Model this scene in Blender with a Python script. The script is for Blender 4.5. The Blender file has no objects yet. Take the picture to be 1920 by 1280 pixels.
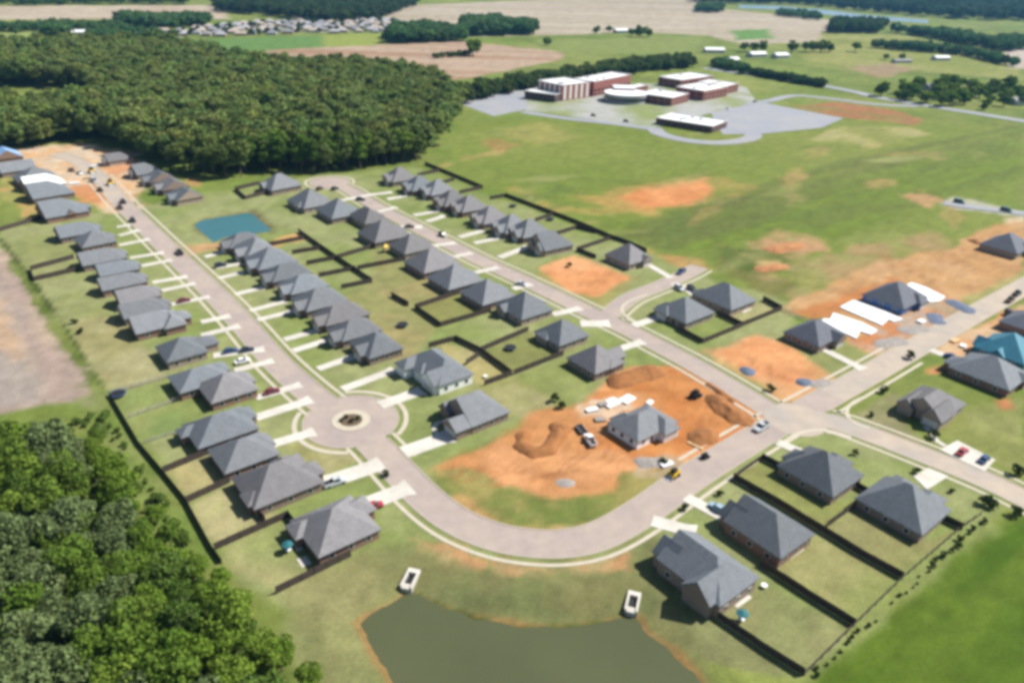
import bpy, math, random
import numpy as np
from mathutils import Matrix, Vector

# ------------------------------------------------------------------ camera, world, sun, exposure
C = bpy.context.scene
F_PX, PITCH, ROLL, YAW = 1413.0, math.radians(27.5), math.radians(1.7), math.radians(129.05)
CAM_H = 115.0
cam_data = bpy.data.cameras.new('camera')
cam = bpy.data.objects.new('camera', cam_data)
C.collection.objects.link(cam)
C.camera = cam
cam_data.sensor_width = 36.0
cam_data.lens = 36.0 * F_PX / 1920.0
cam_data.clip_start = 0.5
cam_data.clip_end = 20000
_fw = Vector((0, math.cos(PITCH), -math.sin(PITCH)))
_up = Vector((0, math.sin(PITCH), math.cos(PITCH)))
_rx = Vector((1, 0, 0))
_c, _s = math.cos(ROLL), math.sin(ROLL)
_R = _c * _rx + _s * _up
_U = -_s * _rx + _c * _up
cam.matrix_world = Matrix(((_R.x, _U.x, -_fw.x, 0), (_R.y, _U.y, -_fw.y, 0), (_R.z, _U.z, -_fw.z, CAM_H), (0, 0, 0, 1)))

SUN_EL = math.radians(48)
SUN_AZ = math.radians(73)          # clockwise from +Y
world = bpy.data.worlds.new('World')
C.world = world
world.use_nodes = True
wn = world.node_tree.nodes
bg = wn['Background']
sky = wn.new('ShaderNodeTexSky')
sky.sky_type = 'NISHITA'
sky.sun_disc = False
sky.sun_elevation = SUN_EL
sky.sun_rotation = SUN_AZ
sky.altitude = 200
world.node_tree.links.new(sky.outputs[0], bg.inputs[0])
bg.inputs[1].default_value = 0.06
sun_d = bpy.data.lights.new('sun', 'SUN')
sun_d.energy = 4.5
sun_d.angle = math.radians(0.53)
sun_d.color = (1.0, 0.945, 0.85)
sun = bpy.data.objects.new('sun', sun_d)
C.collection.objects.link(sun)
_sd = Vector((math.sin(SUN_AZ) * math.cos(SUN_EL), math.cos(SUN_AZ) * math.cos(SUN_EL), math.sin(SUN_EL)))
sun.rotation_euler = _sd.to_track_quat('Z', 'Y').to_euler()
C.view_settings.view_transform = 'Standard'
C.view_settings.look = 'None'
C.view_settings.exposure = 0.98
C.view_settings.gamma = 1.0
C.cycles.pixel_filter_type = 'BLACKMAN_HARRIS'
C.cycles.filter_width = 3.9
C.cycles.max_bounces = 6
C.cycles.transparent_max_bounces = 8
C.cycles.volume_bounces = 0

rng = random.Random(7)
nrg = np.random.default_rng(11)
KALB = 0.50                         # picture brightness -> real base colour


# ------------------------------------------------------------------ helpers: positions
def ground_np(P, z=0.0):
    P = np.asarray(P, float)
    x = (P[..., 0] - 960) / F_PX
    y = -(P[..., 1] - 640) / F_PX
    x, y = _c * x - _s * y, _s * x + _c * y
    dy = math.cos(PITCH) + y * math.sin(PITCH)
    dz = -math.sin(PITCH) + y * math.cos(PITCH)
    t = (z - CAM_H) / dz
    return np.stack([x * t, dy * t], -1)


def G(px, py, z=0.0):
    p = ground_np((px, py), z)
    return Vector((p[0], p[1], 0))


def project(x, y, z):
    fx, fy = x, y * math.cos(PITCH) - (z - CAM_H) * math.sin(PITCH)
    ux = y * math.sin(PITCH) + (z - CAM_H) * math.cos(PITCH)
    a, b_ = fx / fy, ux / fy
    a, b_ = _c * a + _s * b_, -_s * a + _c * b_
    return 960 + F_PX * a, 640 - F_PX * b_


UA = np.array([math.cos(YAW), math.sin(YAW)])      # along the streets, away
VA = np.array([UA[1], -UA[0]])                     # across the streets, to the right
V_ANG = math.atan2(VA[1], VA[0])


def lin(c):
    out = []
    for v in c:
        v = v / 255.0
        out.append(v / 12.92 if v <= 0.04045 else ((v + 0.055) / 1.055) ** 2.4)
    return tuple(out)


def alb(r, g, b, k=None):
    k = KALB if k is None else k
    return tuple(min(0.85, v * k) for v in lin((r, g, b)))


# ------------------------------------------------------------------ helpers: materials
MATS = {}


def material(name, col, rough=0.8, var=0.12, scale=0.6, spec=0.3, bump=0.0, metallic=0.0, detail=4, objvar=0.0, coat=0.0, col2=None):
    if name in MATS:
        return MATS[name]
    m = bpy.data.materials.new(name)
    m.use_nodes = True
    nt = m.node_tree
    b = nt.nodes['Principled BSDF']
    b.inputs['Roughness'].default_value = rough
    b.inputs['Metallic'].default_value = metallic
    b.inputs['Specular IOR Level'].default_value = spec
    if coat:
        b.inputs['Coat Weight'].default_value = coat
    tc = nt.nodes.new('ShaderNodeTexCoord')
    n1 = nt.nodes.new('ShaderNodeTexNoise')
    n1.inputs['Scale'].default_value = scale
    n1.inputs['Detail'].default_value = detail
    n1.inputs['Roughness'].default_value = 0.65
    nt.links.new(tc.outputs['Object'], n1.inputs['Vector'])
    mr = nt.nodes.new('ShaderNodeMapRange')
    mr.inputs['From Min'].default_value = 0.3
    mr.inputs['From Max'].default_value = 0.7
    mr.inputs['To Min'].default_value = 1 - var
    mr.inputs['To Max'].default_value = 1 + var
    nt.links.new(n1.outputs['Fac'], mr.inputs['Value'])
    fac = mr.outputs[0]
    if objvar:
        oi = nt.nodes.new('ShaderNodeObjectInfo')
        mr2 = nt.nodes.new('ShaderNodeMapRange')
        mr2.inputs['To Min'].default_value = 1 - objvar
        mr2.inputs['To Max'].default_value = 1 + objvar
        nt.links.new(oi.outputs['Random'], mr2.inputs['Value'])
        mm = nt.nodes.new('ShaderNodeMath')
        mm.operation = 'MULTIPLY'
        nt.links.new(fac, mm.inputs[0])
        nt.links.new(mr2.outputs[0], mm.inputs[1])
        fac = mm.outputs[0]
    vm = nt.nodes.new('ShaderNodeVectorMath')
    vm.operation = 'SCALE'
    vm.inputs[0].default_value = col
    if col2:
        mx = nt.nodes.new('ShaderNodeMix')
        mx.data_type = 'RGBA'
        mx.inputs[6].default_value = (*col, 1)
        mx.inputs[7].default_value = (*col2, 1)
        n2 = nt.nodes.new('ShaderNodeTexNoise')
        n2.inputs['Scale'].default_value = scale * 0.23
        n2.inputs['Detail'].default_value = 5
        nt.links.new(tc.outputs['Object'], n2.inputs['Vector'])
        r2 = nt.nodes.new('ShaderNodeMapRange')
        r2.inputs['From Min'].default_value = 0.4
        r2.inputs['From Max'].default_value = 0.62
        nt.links.new(n2.outputs['Fac'], r2.inputs['Value'])
        nt.links.new(r2.outputs[0], mx.inputs[0])
        nt.links.new(mx.outputs[2], vm.inputs[0])
    nt.links.new(fac, vm.inputs['Scale'])
    nt.links.new(vm.outputs[0], b.inputs['Base Color'])
    if bump:
        bp = nt.nodes.new('ShaderNodeBump')
        bp.inputs['Strength'].default_value = bump
        bp.inputs['Distance'].default_value = 0.1
        nt.links.new(n1.outputs['Fac'], bp.inputs['Height'])
        nt.links.new(bp.outputs[0], b.inputs['Normal'])
    MATS[name] = m
    return m


def shingles(name, col):
    m = material(name, col, rough=0.75, var=0.10, scale=0.5, spec=0.25, objvar=0.2)
    nt = m.node_tree
    b = nt.nodes['Principled BSDF']
    tc = [n for n in nt.nodes if n.type == 'TEX_COORD'][0]
    src = b.inputs['Base Color'].links[0].from_socket
    w = nt.nodes.new('ShaderNodeTexNoise')
    w.inputs['Scale'].default_value = 1.0
    mp = nt.nodes.new('ShaderNodeMapping')
    mp.inputs['Scale'].default_value = (1.1, 1.1, 6.0)
    nt.links.new(tc.outputs['Object'], mp.inputs[0])
    nt.links.new(mp.outputs[0], w.inputs['Vector'])
    mr = nt.nodes.new('ShaderNodeMapRange')
    mr.inputs['From Min'].default_value = 0.3
    mr.inputs['From Max'].default_value = 0.7
    mr.inputs['To Min'].default_value = 0.86
    mr.inputs['To Max'].default_value = 1.14
    nt.links.new(w.outputs['Fac'], mr.inputs['Value'])
    vm = nt.nodes.new('ShaderNodeVectorMath')
    vm.operation = 'SCALE'
    nt.links.new(src, vm.inputs[0])
    nt.links.new(mr.outputs[0], vm.inputs['Scale'])
    nt.links.new(vm.outputs[0], b.inputs['Base Color'])
    return m


M_ROOF = [shingles('shingles_a', (0.135, 0.145, 0.160)), shingles('shingles_b', (0.143, 0.141, 0.150)), shingles('shingles_c', (0.120, 0.134, 0.152))]
M_ROOFDK = shingles('shingles_dark', (0.085, 0.095, 0.12))
M_ROOFBLUE = material('blue_underlay', (0.035, 0.165, 0.235), 0.5, 0.15, 0.8)
M_BLUEPALE = material('pale_blue_underlay', (0.22, 0.38, 0.62), 0.5, 0.15, 0.8)
M_WHITE = material('white_membrane', (0.66, 0.68, 0.70), 0.6, 0.05, 0.5)
M_BRICK = [material('brick_red', (0.25, 0.155, 0.12), 0.9, 0.2, 3.0, objvar=0.12), material('brick_tan', (0.31, 0.245, 0.20), 0.9, 0.2, 3.0, objvar=0.1),
           material('brick_brown', (0.24, 0.18, 0.145), 0.9, 0.2, 3.0, objvar=0.12)]
M_SIDING = material('siding_grey', (0.74, 0.76, 0.76), 0.7, 0.06, 1.0)
M_OSB = material('sheathing_board', (0.50, 0.34, 0.18), 0.8, 0.15, 1.0)
M_TRIM = material('white_trim', (0.72, 0.72, 0.70), 0.6, 0.05, 1.0)
M_GARAGE = material('garage_door_paint', (0.55, 0.53, 0.50), 0.6, 0.05, 1.0)
M_DOOR = material('door_paint', (0.10, 0.05, 0.035), 0.5, 0.1, 1.0)
M_GLASS = material('window_glass', (0.02, 0.028, 0.035), 0.08, 0.05, 1.0, spec=0.6)
M_ROAD = material('street_asphalt', alb(205, 189, 178), 0.9, 0.08, 0.35, bump=0.1, col2=alb(193, 179, 173))
M_ROAD2 = material('street_concrete', alb(216, 200, 182), 0.9, 0.08, 0.3, col2=alb(200, 190, 180))
M_ROADG = material('grey_asphalt', alb(176, 180, 192), 0.9, 0.06, 0.15, col2=alb(184, 186, 190))
M_CONC = material('concrete', (0.47, 0.45, 0.41), 0.85, 0.09, 0.5, col2=(0.41, 0.39, 0.35))
M_WALK = material('sidewalk_concrete', (0.39, 0.355, 0.285), 0.85, 0.08, 0.6)
M_KERB = material('kerb_concrete', (0.32, 0.285, 0.235), 0.85, 0.08, 0.6)
M_FENCE = material('fence_wood', (0.060, 0.046, 0.040), 0.85, 0.25, 1.5)
M_FENCEG = material('fence_grey', (0.30, 0.28, 0.27), 0.7, 0.15, 1.5)
M_DIRT = material('orange_dirt', (0.34, 0.165, 0.068), 0.95, 0.2, 0.5, bump=0.5, col2=(0.25, 0.11, 0.042))
M_DIRTDK = material('brown_dirt', (0.235, 0.100, 0.034), 0.95, 0.2, 0.7, bump=0.4)
M_TYRE = material('tyre_rubber', (0.02, 0.02, 0.02), 0.9)
M_LAMP = material('lamp_lens', (0.6, 0.6, 0.58), 0.2)
M_GRAVEL = material('blue_gravel', (0.095, 0.12, 0.175), 0.95, 0.25, 2.0, bump=0.4)
M_DEBRIS = material('grey_debris', (0.23, 0.21, 0.195), 0.95, 0.25, 1.0)
M_METAL = material('galvanised', (0.4, 0.42, 0.44), 0.5)
M_BARK = material('bark', (0.11, 0.085, 0.065), 0.95, 0.25, 1.5)
M_YELLOW = material('machine_yellow', (0.65, 0.42, 0.03), 0.5)
M_BLACK = material('black_paint', (0.015, 0.015, 0.017), 0.6)
M_SCHOOLROOF = material('school_roof', (0.60, 0.61, 0.63), 0.7, 0.1, 0.1)
M_SCHOOL = material('school_brick', (0.25, 0.10, 0.085), 0.9, 0.1, 0.2)


def water_mat(name, col, rough, spec=0.5):
    m = bpy.data.materials.new(name)
    m.use_nodes = True
    nt = m.node_tree
    b = nt.nodes['Principled BSDF']
    b.inputs['Roughness'].default_value = rough
    b.inputs['Specular IOR Level'].default_value = spec
    tc = nt.nodes.new('ShaderNodeTexCoord')
    n = nt.nodes.new('ShaderNodeTexNoise')
    n.inputs['Scale'].default_value = 0.06
    n.inputs['Detail'].default_value = 4
    nt.links.new(tc.outputs['Object'], n.inputs['Vector'])
    mr = nt.nodes.new('ShaderNodeMapRange')
    mr.inputs['To Min'].default_value = 0.86
    mr.inputs['To Max'].default_value = 1.14
    nt.links.new(n.outputs['Fac'], mr.inputs['Value'])
    vm = nt.nodes.new('ShaderNodeVectorMath')
    vm.operation = 'SCALE'
    vm.inputs[0].default_value = col
    nt.links.new(mr.outputs[0], vm.inputs['Scale'])
    nt.links.new(vm.outputs[0], b.inputs['Base Color'])
    w = nt.nodes.new('ShaderNodeTexNoise')
    w.inputs['Scale'].default_value = 1.6
    w.inputs['Detail'].default_value = 3
    nt.links.new(tc.outputs['Object'], w.inputs['Vector'])
    bp = nt.nodes.new('ShaderNodeBump')
    bp.inputs['Strength'].default_value = 0.12
    bp.inputs['Distance'].default_value = 0.05
    nt.links.new(w.outputs['Fac'], bp.inputs['Height'])
    nt.links.new(bp.outputs[0], b.inputs['Normal'])
    return m


def leaf_mat(name, cols=None, attr=None):
    m = bpy.data.materials.new(name)
    m.use_nodes = True
    nt = m.node_tree
    for n in list(nt.nodes):
        nt.nodes.remove(n)
    out = nt.nodes.new('ShaderNodeOutputMaterial')
    if attr:
        a = nt.nodes.new('ShaderNodeAttribute')
        a.attribute_name = attr
        col = a.outputs['Color']
    else:
        oi = nt.nodes.new('ShaderNodeObjectInfo')
        cr = nt.nodes.new('ShaderNodeValToRGB')
        cr.color_ramp.interpolation = 'LINEAR'
        els = cr.color_ramp.elements
        while len(els) < len(cols):
            els.new(0.5)
        for i, c in enumerate(cols):
            els[i].position = i / (len(cols) - 1)
            els[i].color = (*c, 1)
        nt.links.new(oi.outputs['Random'], cr.inputs[0])
        col = cr.outputs[0]
    geo = nt.nodes.new('ShaderNodeNewGeometry')
    mr = nt.nodes.new('ShaderNodeMapRange')
    mr.inputs['To Min'].default_value = 0.78
    mr.inputs['To Max'].default_value = 1.25
    nt.links.new(geo.outputs['Random Per Island'], mr.inputs['Value'])
    vm = nt.nodes.new('ShaderNodeVectorMath')
    vm.operation = 'SCALE'
    nt.links.new(col, vm.inputs[0])
    nt.links.new(mr.outputs[0], vm.inputs['Scale'])
    d = nt.nodes.new('ShaderNodeBsdfDiffuse')
    t = nt.nodes.new('ShaderNodeBsdfTranslucent')
    nt.links.new(vm.outputs[0], d.inputs[0])
    nt.links.new(vm.outputs[0], t.inputs[0])
    mx = nt.nodes.new('ShaderNodeMixShader')
    mx.inputs[0].default_value = 0.34
    nt.links.new(d.outputs[0], mx.inputs[1])
    nt.links.new(t.outputs[0], mx.inputs[2])
    nt.links.new(mx.outputs[0], out.inputs[0])
    return m


# ------------------------------------------------------------------ helpers: meshes and things
class MB:
    """collects boxes, prisms, sheets; build() links them as one mesh object"""

    def __init__(self):
        self.v, self.f, self.m = [], [], []

    def add(self, vs, fs, mi=0):
        o = len(self.v)
        self.v += [tuple(p) for p in vs]
        for f in fs:
            self.f.append(tuple(i + o for i in f))
            self.m.append(mi)
        return self

    def box(self, x0, x1, y0, y1, z0, z1, mi=0, top=True, bottom=True):
        vs = [(x0, y0, z0), (x1, y0, z0), (x1, y1, z0), (x0, y1, z0), (x0, y0, z1), (x1, y0, z1), (x1, y1, z1), (x0, y1, z1)]
        fs = [(0, 1, 5, 4), (1, 2, 6, 5), (2, 3, 7, 6), (3, 0, 4, 7)]
        if top:
            fs.append((4, 5, 6, 7))
        if bottom:
            fs.append((3, 2, 1, 0))
        return self.add(vs, fs, mi)

    def obox(self, c, ang, lx, ly, z0, z1, mi=0):
        ca, sa = math.cos(ang), math.sin(ang)
        pts = []
        for z in (z0, z1):
            for dx, dy in ((-lx / 2, -ly / 2), (lx / 2, -ly / 2), (lx / 2, ly / 2), (-lx / 2, ly / 2)):
                pts.append((c[0] + ca * dx - sa * dy, c[1] + sa * dx + ca * dy, z))
        return self.add(pts, [(0, 1, 5, 4), (1, 2, 6, 5), (2, 3, 7, 6), (3, 0, 4, 7), (4, 5, 6, 7), (3, 2, 1, 0)], mi)

    def prism(self, pts, z0, z1, mi=0):
        n = len(pts)
        vs = [(p[0], p[1], z0) for p in pts] + [(p[0], p[1], z1) for p in pts]
        fs = [(i, (i + 1) % n, n + (i + 1) % n, n + i) for i in range(n)]
        fs += [tuple(range(n, 2 * n)), tuple(reversed(range(n)))]
        return self.add(vs, fs, mi)

    def cyl(self, c, r, z0, z1, n=12, r2=None, mi=0):
        r2 = r if r2 is None else r2
        vs = [(c[0] + r * math.cos(2 * math.pi * i / n), c[1] + r * math.sin(2 * math.pi * i / n), z0) for i in range(n)]
        vs += [(c[0] + r2 * math.cos(2 * math.pi * i / n), c[1] + r2 * math.sin(2 * math.pi * i / n), z1) for i in range(n)]
        fs = [(i, (i + 1) % n, n + (i + 1) % n, n + i) for i in range(n)] + [tuple(range(n, 2 * n)), tuple(reversed(range(n)))]
        return self.add(vs, fs, mi)

    def mesh(self, name, mats, smooth=False):
        me = bpy.data.meshes.new(name)
        me.from_pydata(self.v, [], self.f)
        for m in (mats if isinstance(mats, (list, tuple)) else [mats]):
            me.materials.append(m)
        if any(self.m):
            me.polygons.foreach_set('material_index', self.m)
        if smooth:
            me.polygons.foreach_set('use_smooth', [True] * len(me.polygons))
        me.update()
        return me

    def build(self, name, mats, parent=None, smooth=False):
        o = bpy.data.objects.new(name, self.mesh(name, mats, smooth))
        C.collection.objects.link(o)
        if parent:
            o.parent = parent
        return o


def tag(o, label=None, cat=None, group=None, kind=None):
    if label:
        o['label'] = label
    if cat:
        o['category'] = cat
    if group:
        o['group'] = group
    if kind:
        o['kind'] = kind
    return o


def thing(name, loc, rz, label, cat, group=None):
    o = bpy.data.objects.new(name, None)
    C.collection.objects.link(o)
    o.location = loc
    o.rotation_euler = (0, 0, rz)
    o.empty_display_size = 0.5
    return tag(o, label, cat, group)


def np_mesh(name, verts, quads, mat, attr=None, smooth=False):
    me = bpy.data.meshes.new(name)
    nv, nf = len(verts), len(quads)
    k = quads.shape[1]
    me.vertices.add(nv)
    me.vertices.foreach_set('co', np.ascontiguousarray(verts, np.float32).ravel())
    me.loops.add(nf * k)
    me.loops.foreach_set('vertex_index', np.ascontiguousarray(quads, np.int32).ravel())
    me.polygons.add(nf)
    me.polygons.foreach_set('loop_start', np.arange(0, nf * k, k, dtype=np.int32))
    if smooth:
        me.polygons.foreach_set('use_smooth', np.ones(nf, bool))
    me.update(calc_edges=True)
    if attr is not None:
        at = me.color_attributes.new(attr[0], 'FLOAT_COLOR', 'POINT')
        at.data.foreach_set('color', np.ascontiguousarray(attr[1], np.float32).ravel())
    me.materials.append(mat)
    return me


ORD = ['first', 'second', 'third', 'fourth', 'fifth', 'sixth', 'seventh', 'eighth', 'ninth', 'tenth', 'eleventh', 'twelfth',
       'thirteenth', 'fourteenth', 'fifteenth', 'sixteenth', 'seventeenth', 'eighteenth', 'nineteenth', 'twentieth',
       'twenty-first', 'twenty-second', 'twenty-third', 'twenty-fourth', 'twenty-fifth']


# ------------------------------------------------------------------ noise for the ground's colours
def _hash(ix, iy, seed):
    h = (ix.astype(np.int64) * 374761393 + iy.astype(np.int64) * 668265263 + seed * 974711) & 0xFFFFFFFF
    h = ((h ^ (h >> 13)) * 1274126177) & 0xFFFFFFFF
    return ((h ^ (h >> 16)) & 0xFFFF) / 65535.0


def vnoise(x, y, seed=0):
    ix, iy = np.floor(x), np.floor(y)
    fx, fy = x - ix, y - iy
    fx, fy = fx * fx * (3 - 2 * fx), fy * fy * (3 - 2 * fy)
    a, b = _hash(ix, iy, seed), _hash(ix + 1, iy, seed)
    c, d = _hash(ix, iy + 1, seed), _hash(ix + 1, iy + 1, seed)
    return (a * (1 - fx) + b * fx) * (1 - fy) + (c * (1 - fx) + d * fx) * fy


def fbm(x, y, scale, seed=0, octv=4):
    s, a, t = 0, 1.0, 0
    for i in range(octv):
        s = s + a * vnoise(x / scale * 2 ** i + 17.3 * i, y / scale * 2 ** i - 9.1 * i, seed + i)
        t += a
        a *= 0.55
    return s / t


def sdist(poly, x, y):
    """signed distance, positive inside"""
    d2 = np.full(x.shape, 1e12)
    ins = np.zeros(x.shape, bool)
    n = len(poly)
    for i in range(n):
        ax, ay = poly[i]
        bx, by = poly[(i + 1) % n]
        ex, ey = bx - ax, by - ay
        wx, wy = x - ax, y - ay
        t = np.clip((wx * ex + wy * ey) / (ex * ex + ey * ey + 1e-9), 0, 1)
        d2 = np.minimum(d2, (wx - t * ex) ** 2 + (wy - t * ey) ** 2)
        c1 = (ay > y) != (by > y)
        ins ^= c1 & (x < (bx - ax) * (y - ay) / (by - ay + 1e-12) + ax)
    d = np.sqrt(d2)
    return np.where(ins, d, -d)


def grow(P, d):
    c = P.mean(0)
    return [tuple(p + (p - c) / np.linalg.norm(p - c) * d) for p in P]


# ------------------------------------------------------------------ ground
POND_PX = [(668, 1162), (690, 1142), (745, 1120), (768, 1100), (790, 1108), (830, 1130), (895, 1152), (965, 1167), (1040, 1169), (1110, 1163), (1180, 1148),
           (1195, 1150), (1205, 1172), (1250, 1205), (1300, 1250), (1335, 1300), (1330, 1420), (900, 1480), (760, 1400), (745, 1290), (710, 1225)]
POND2_PX = [(362, 421), (372, 411), (420, 402), (462, 396), (475, 398), (512, 430), (470, 436), (425, 441), (398, 452)]
pond_w = ground_np(POND_PX)
pond2_w = ground_np(POND2_PX)

ys = np.concatenate([np.arange(-200, 40, 12.0), 40 * 1.0090 ** np.arange(0, 590)])
NX = 420
ts = np.linspace(-1, 1, NX)
hw = 90 + 0.95 * np.maximum(ys, 20)
gx = (ts[None, :] * hw[:, None])
gy = np.repeat(ys[:, None], NX, 1)
gu, gv = gx * UA[0] + gy * UA[1], gx * VA[0] + gy * VA[1]

n_big = fbm(gx, gy, 60, 1)
n_mid = fbm(gx, gy, 14, 5)
n_small = fbm(gx, gy, 3.5, 9)


def A3(c, k=None):
    return np.array(alb(*c, **({'k': k} if k else {})))


col = np.zeros(gx.shape + (3,))
g1, g2, g3 = A3((148, 160, 92)), A3((128, 150, 76)), A3((166, 166, 112))
w = np.clip((n_big - 0.35) * 3, 0, 1)[..., None]
col[:] = g1 * w + g2 * (1 - w)
w = np.clip((n_mid - 0.55) * 3.2, 0, 1)[..., None] * 0.6
col = col * (1 - w) + g3 * w
# broad pale and dark bands across the meadows
w = np.clip((fbm(gu, gv * 3.2, 130, 31) - 0.5) * 3.5, -0.8, 0.8)[..., None]
col = col * (1 + 0.17 * w)


def patch(poly, c, feather=3.0, noise=3.0, op=1.0, c2=None, px=True, nsc=9.0, streak=None):
    global col
    P = ground_np(poly) if px else np.asarray(poly)
    x0, y0 = P.min(0) - feather * 3 - noise * 2
    x1, y1 = P.max(0) + feather * 3 + noise * 2
    m = (gx > x0) & (gx < x1) & (gy > y0) & (gy < y1)
    if not m.any():
        return
    x, y = gx[m], gy[m]
    d = sdist(P, x, y) + (fbm(x, y, nsc, 40, 4) - 0.5) * 2.6 * noise
    a = np.clip(d / feather + 0.5, 0, 1)
    a = (a * a * (3 - 2 * a) * op)[:, None]
    base = A3(c)[None, :].repeat(len(x), 0)
    if c2 is not None:
        if streak:
            u, v = gu[m], gv[m]
            if streak == 'u':
                nn = fbm(u / 9, v, 5, 63)
            elif streak == 'v':
                nn = fbm(u, v / 9, 5, 63)
            else:
                nn = fbm(x / 14, y, streak, 63)
        else:
            nn = fbm(x, y, nsc * 1.4, 60)
        w = np.clip((nn - 0.38) * 4, 0, 1)[:, None]
        base = base * (1 - w) + A3(c2)[None, :] * w
    col[m] = col[m] * (1 - a) + base * a


LAWN, LAWN2, DRY = (162, 168, 114), (144, 158, 92), (184, 176, 130)
# -- far fields
patch([(-700, 14), (430, 10), (430, 36), (230, 36), (-700, 42)], (205, 190, 172), 12, 10, c2=(196, 178, 158), nsc=60)
patch([(540, 22), (720, 24), (722, 40), (545, 36)], (196, 182, 165), 10, 8, nsc=60)
patch([(720, 12), (1300, -12), (1320, 14), (1560, 38), (1545, 78), (1400, 84), (1330, 66), (1180, 60), (1000, 68), (860, 70), (720, 70)], (202, 190, 174), 12, 12, c2=(186, 172, 152), nsc=90, streak=30)
patch([(330, 76), (720, 62), (735, 86), (430, 100)], (120, 158, 96), 6, 4, nsc=50)
patch([(600, 66), (720, 62), (735, 86), (610, 88)], (164, 178, 98), 14, 8, nsc=50)
patch([(430, 98), (720, 84), (850, 76), (1060, 98), (1050, 112), (860, 150), (800, 146), (690, 132), (470, 128)], (200, 178, 158), 7, 7, c2=(180, 146, 122), nsc=40, streak=16)
patch([(1000, 76), (1330, 66), (1310, 100), (1060, 104)], (150, 164, 100), 14, 10, nsc=60)
patch([(0, 62), (170, 54), (170, 78), (0, 82)], (170, 185, 120), 8, 5, nsc=40)
patch([(130, 52), (180, 55), (170, 66), (140, 66)], (200, 190, 172), 8, 5)
patch([(240, 52), (340, 56), (340, 72), (260, 66)], (205, 198, 180), 8, 5)
patch([(450, 40), (740, 40), (740, 60), (450, 64)], (176, 176, 160), 8, 6, c2=(140, 150, 110), nsc=20)
patch([(1370, 58), (1440, 54), (1450, 72), (1380, 76)], (120, 165, 96), 12, 8)
patch([(1545, 62), (1700, 68), (1800, 92), (1920, 104), (1920, 150), (1700, 130), (1500, 118)], (170, 172, 112), 16, 12, c2=(150, 160, 90), nsc=50)
patch([(1590, 128), (1660, 118), (1720, 130), (1650, 146)], (172, 150, 120), 16, 12)
patch([(1880, 92), (1940, 90), (1940, 130), (1895, 128)], (205, 192, 184), 12, 6)
# -- big meadow
patch([(870, 230), (1500, 196), (1920, 238), (1920, 470), (1800, 470), (1600, 520), (1430, 560), (1250, 470), (1080, 410), (900, 350), (820, 310)], (146, 158, 86), 14, 10, op=0.9, c2=(134, 152, 74), nsc=60)
patch([(1240, 420), (1920, 250), (1920, 330), (1700, 420), (1500, 450), (1330, 470), (1180, 450), (1130, 415)], (124, 146, 62), 16, 12, op=0.75, c2=(116, 132, 70), nsc=40, streak='v')
patch([(1120, 440), (1320, 392), (1560, 322), (1740, 285), (1920, 243), (1920, 252), (1740, 296), (1570, 345), (1430, 420), (1250, 470)], (116, 122, 80), 10, 8, op=0.5, nsc=30)
patch([(1250, 400), (1560, 305), (1740, 268), (1920, 232), (1920, 238), (1740, 277), (1570, 318), (1330, 398)], (98, 108, 70), 5, 2, op=0.45, nsc=30)
patch([(1480, 200), (1560, 190), (1660, 205), (1740, 222), (1720, 232), (1600, 225)], (182, 122, 88), 8, 9, op=0.9, c2=(150, 140, 84), nsc=24)
patch([(1520, 262), (1570, 236), (1700, 240), (1740, 252), (1640, 276)], (186, 178, 128), 9, 7, op=0.85, c2=(160, 164, 100), nsc=24)
patch([(900, 262), (935, 258), (970, 275), (930, 285)], (176, 138, 86), 8, 7, op=0.7)
patch([(950, 240), (1020, 228), (1085, 258), (1010, 272), (960, 262)], (168, 162, 104), 9, 6, op=0.7)
patch([(1100, 368), (1230, 336), (1330, 332), (1410, 352), (1330, 385), (1230, 402), (1130, 392)], (200, 160, 96), 14, 14, op=0.75, c2=(156, 150, 84), nsc=20)
patch([(1170, 372), (1240, 342), (1320, 336), (1345, 360), (1290, 385), (1220, 392)], (236, 164, 108), 7, 7, c2=(222, 148, 92), nsc=14)
patch([(960, 352), (1000, 362), (1060, 392), (1200, 392), (1180, 402), (1040, 400)], (186, 160, 96), 6, 6, op=0.6)
patch([(1690, 366), (1730, 358), (1780, 378), (1740, 388)], (206, 160, 120), 5, 4, op=0.8)
patch([(1760, 382), (1785, 370), (1830, 376), (1920, 400), (1920, 408), (1830, 396), (1790, 394)], (190, 190, 182), 3, 1.5)
patch([(1880, 410), (1920, 408), (1920, 425), (1890, 424)], (225, 200, 170), 4, 2)
patch([(1400, 455), (1460, 430), (1540, 448), (1560, 470), (1500, 492), (1420, 480)], (200, 160, 118), 6, 7, c2=(160, 150, 96), nsc=12)
patch([(1340, 450), (1420, 490), (1500, 540), (1440, 560), (1360, 500)], (128, 122, 80), 6, 6, op=0.8, c2=(96, 116, 62), nsc=12)
patch([(1380, 470), (1480, 475), (1500, 510), (1440, 530), (1390, 505)], (98, 118, 56), 5, 6, op=0.8, c2=(176, 154, 108), nsc=8)
patch([(1420, 490), (1460, 486), (1470, 505), (1425, 512)], (206, 178, 126), 3, 3)
patch([(1480, 500), (1620, 455), (1760, 440), (1780, 470), (1600, 520), (1500, 560)], (162, 158, 104), 7, 6, op=0.8, c2=(182, 150, 110), nsc=14)
patch([(1215, 470), (1330, 488), (1330, 505), (1260, 506)], (222, 150, 100), 5, 5, c2=(186, 160, 100), nsc=9)
col[..., 2] *= np.where(col[..., 1] > col[..., 0] * 0.97, 0.80, 0.95)
col *= np.where(col[..., 1] > col[..., 0] * 1.02, 0.90, 1.0)[..., None]
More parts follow.
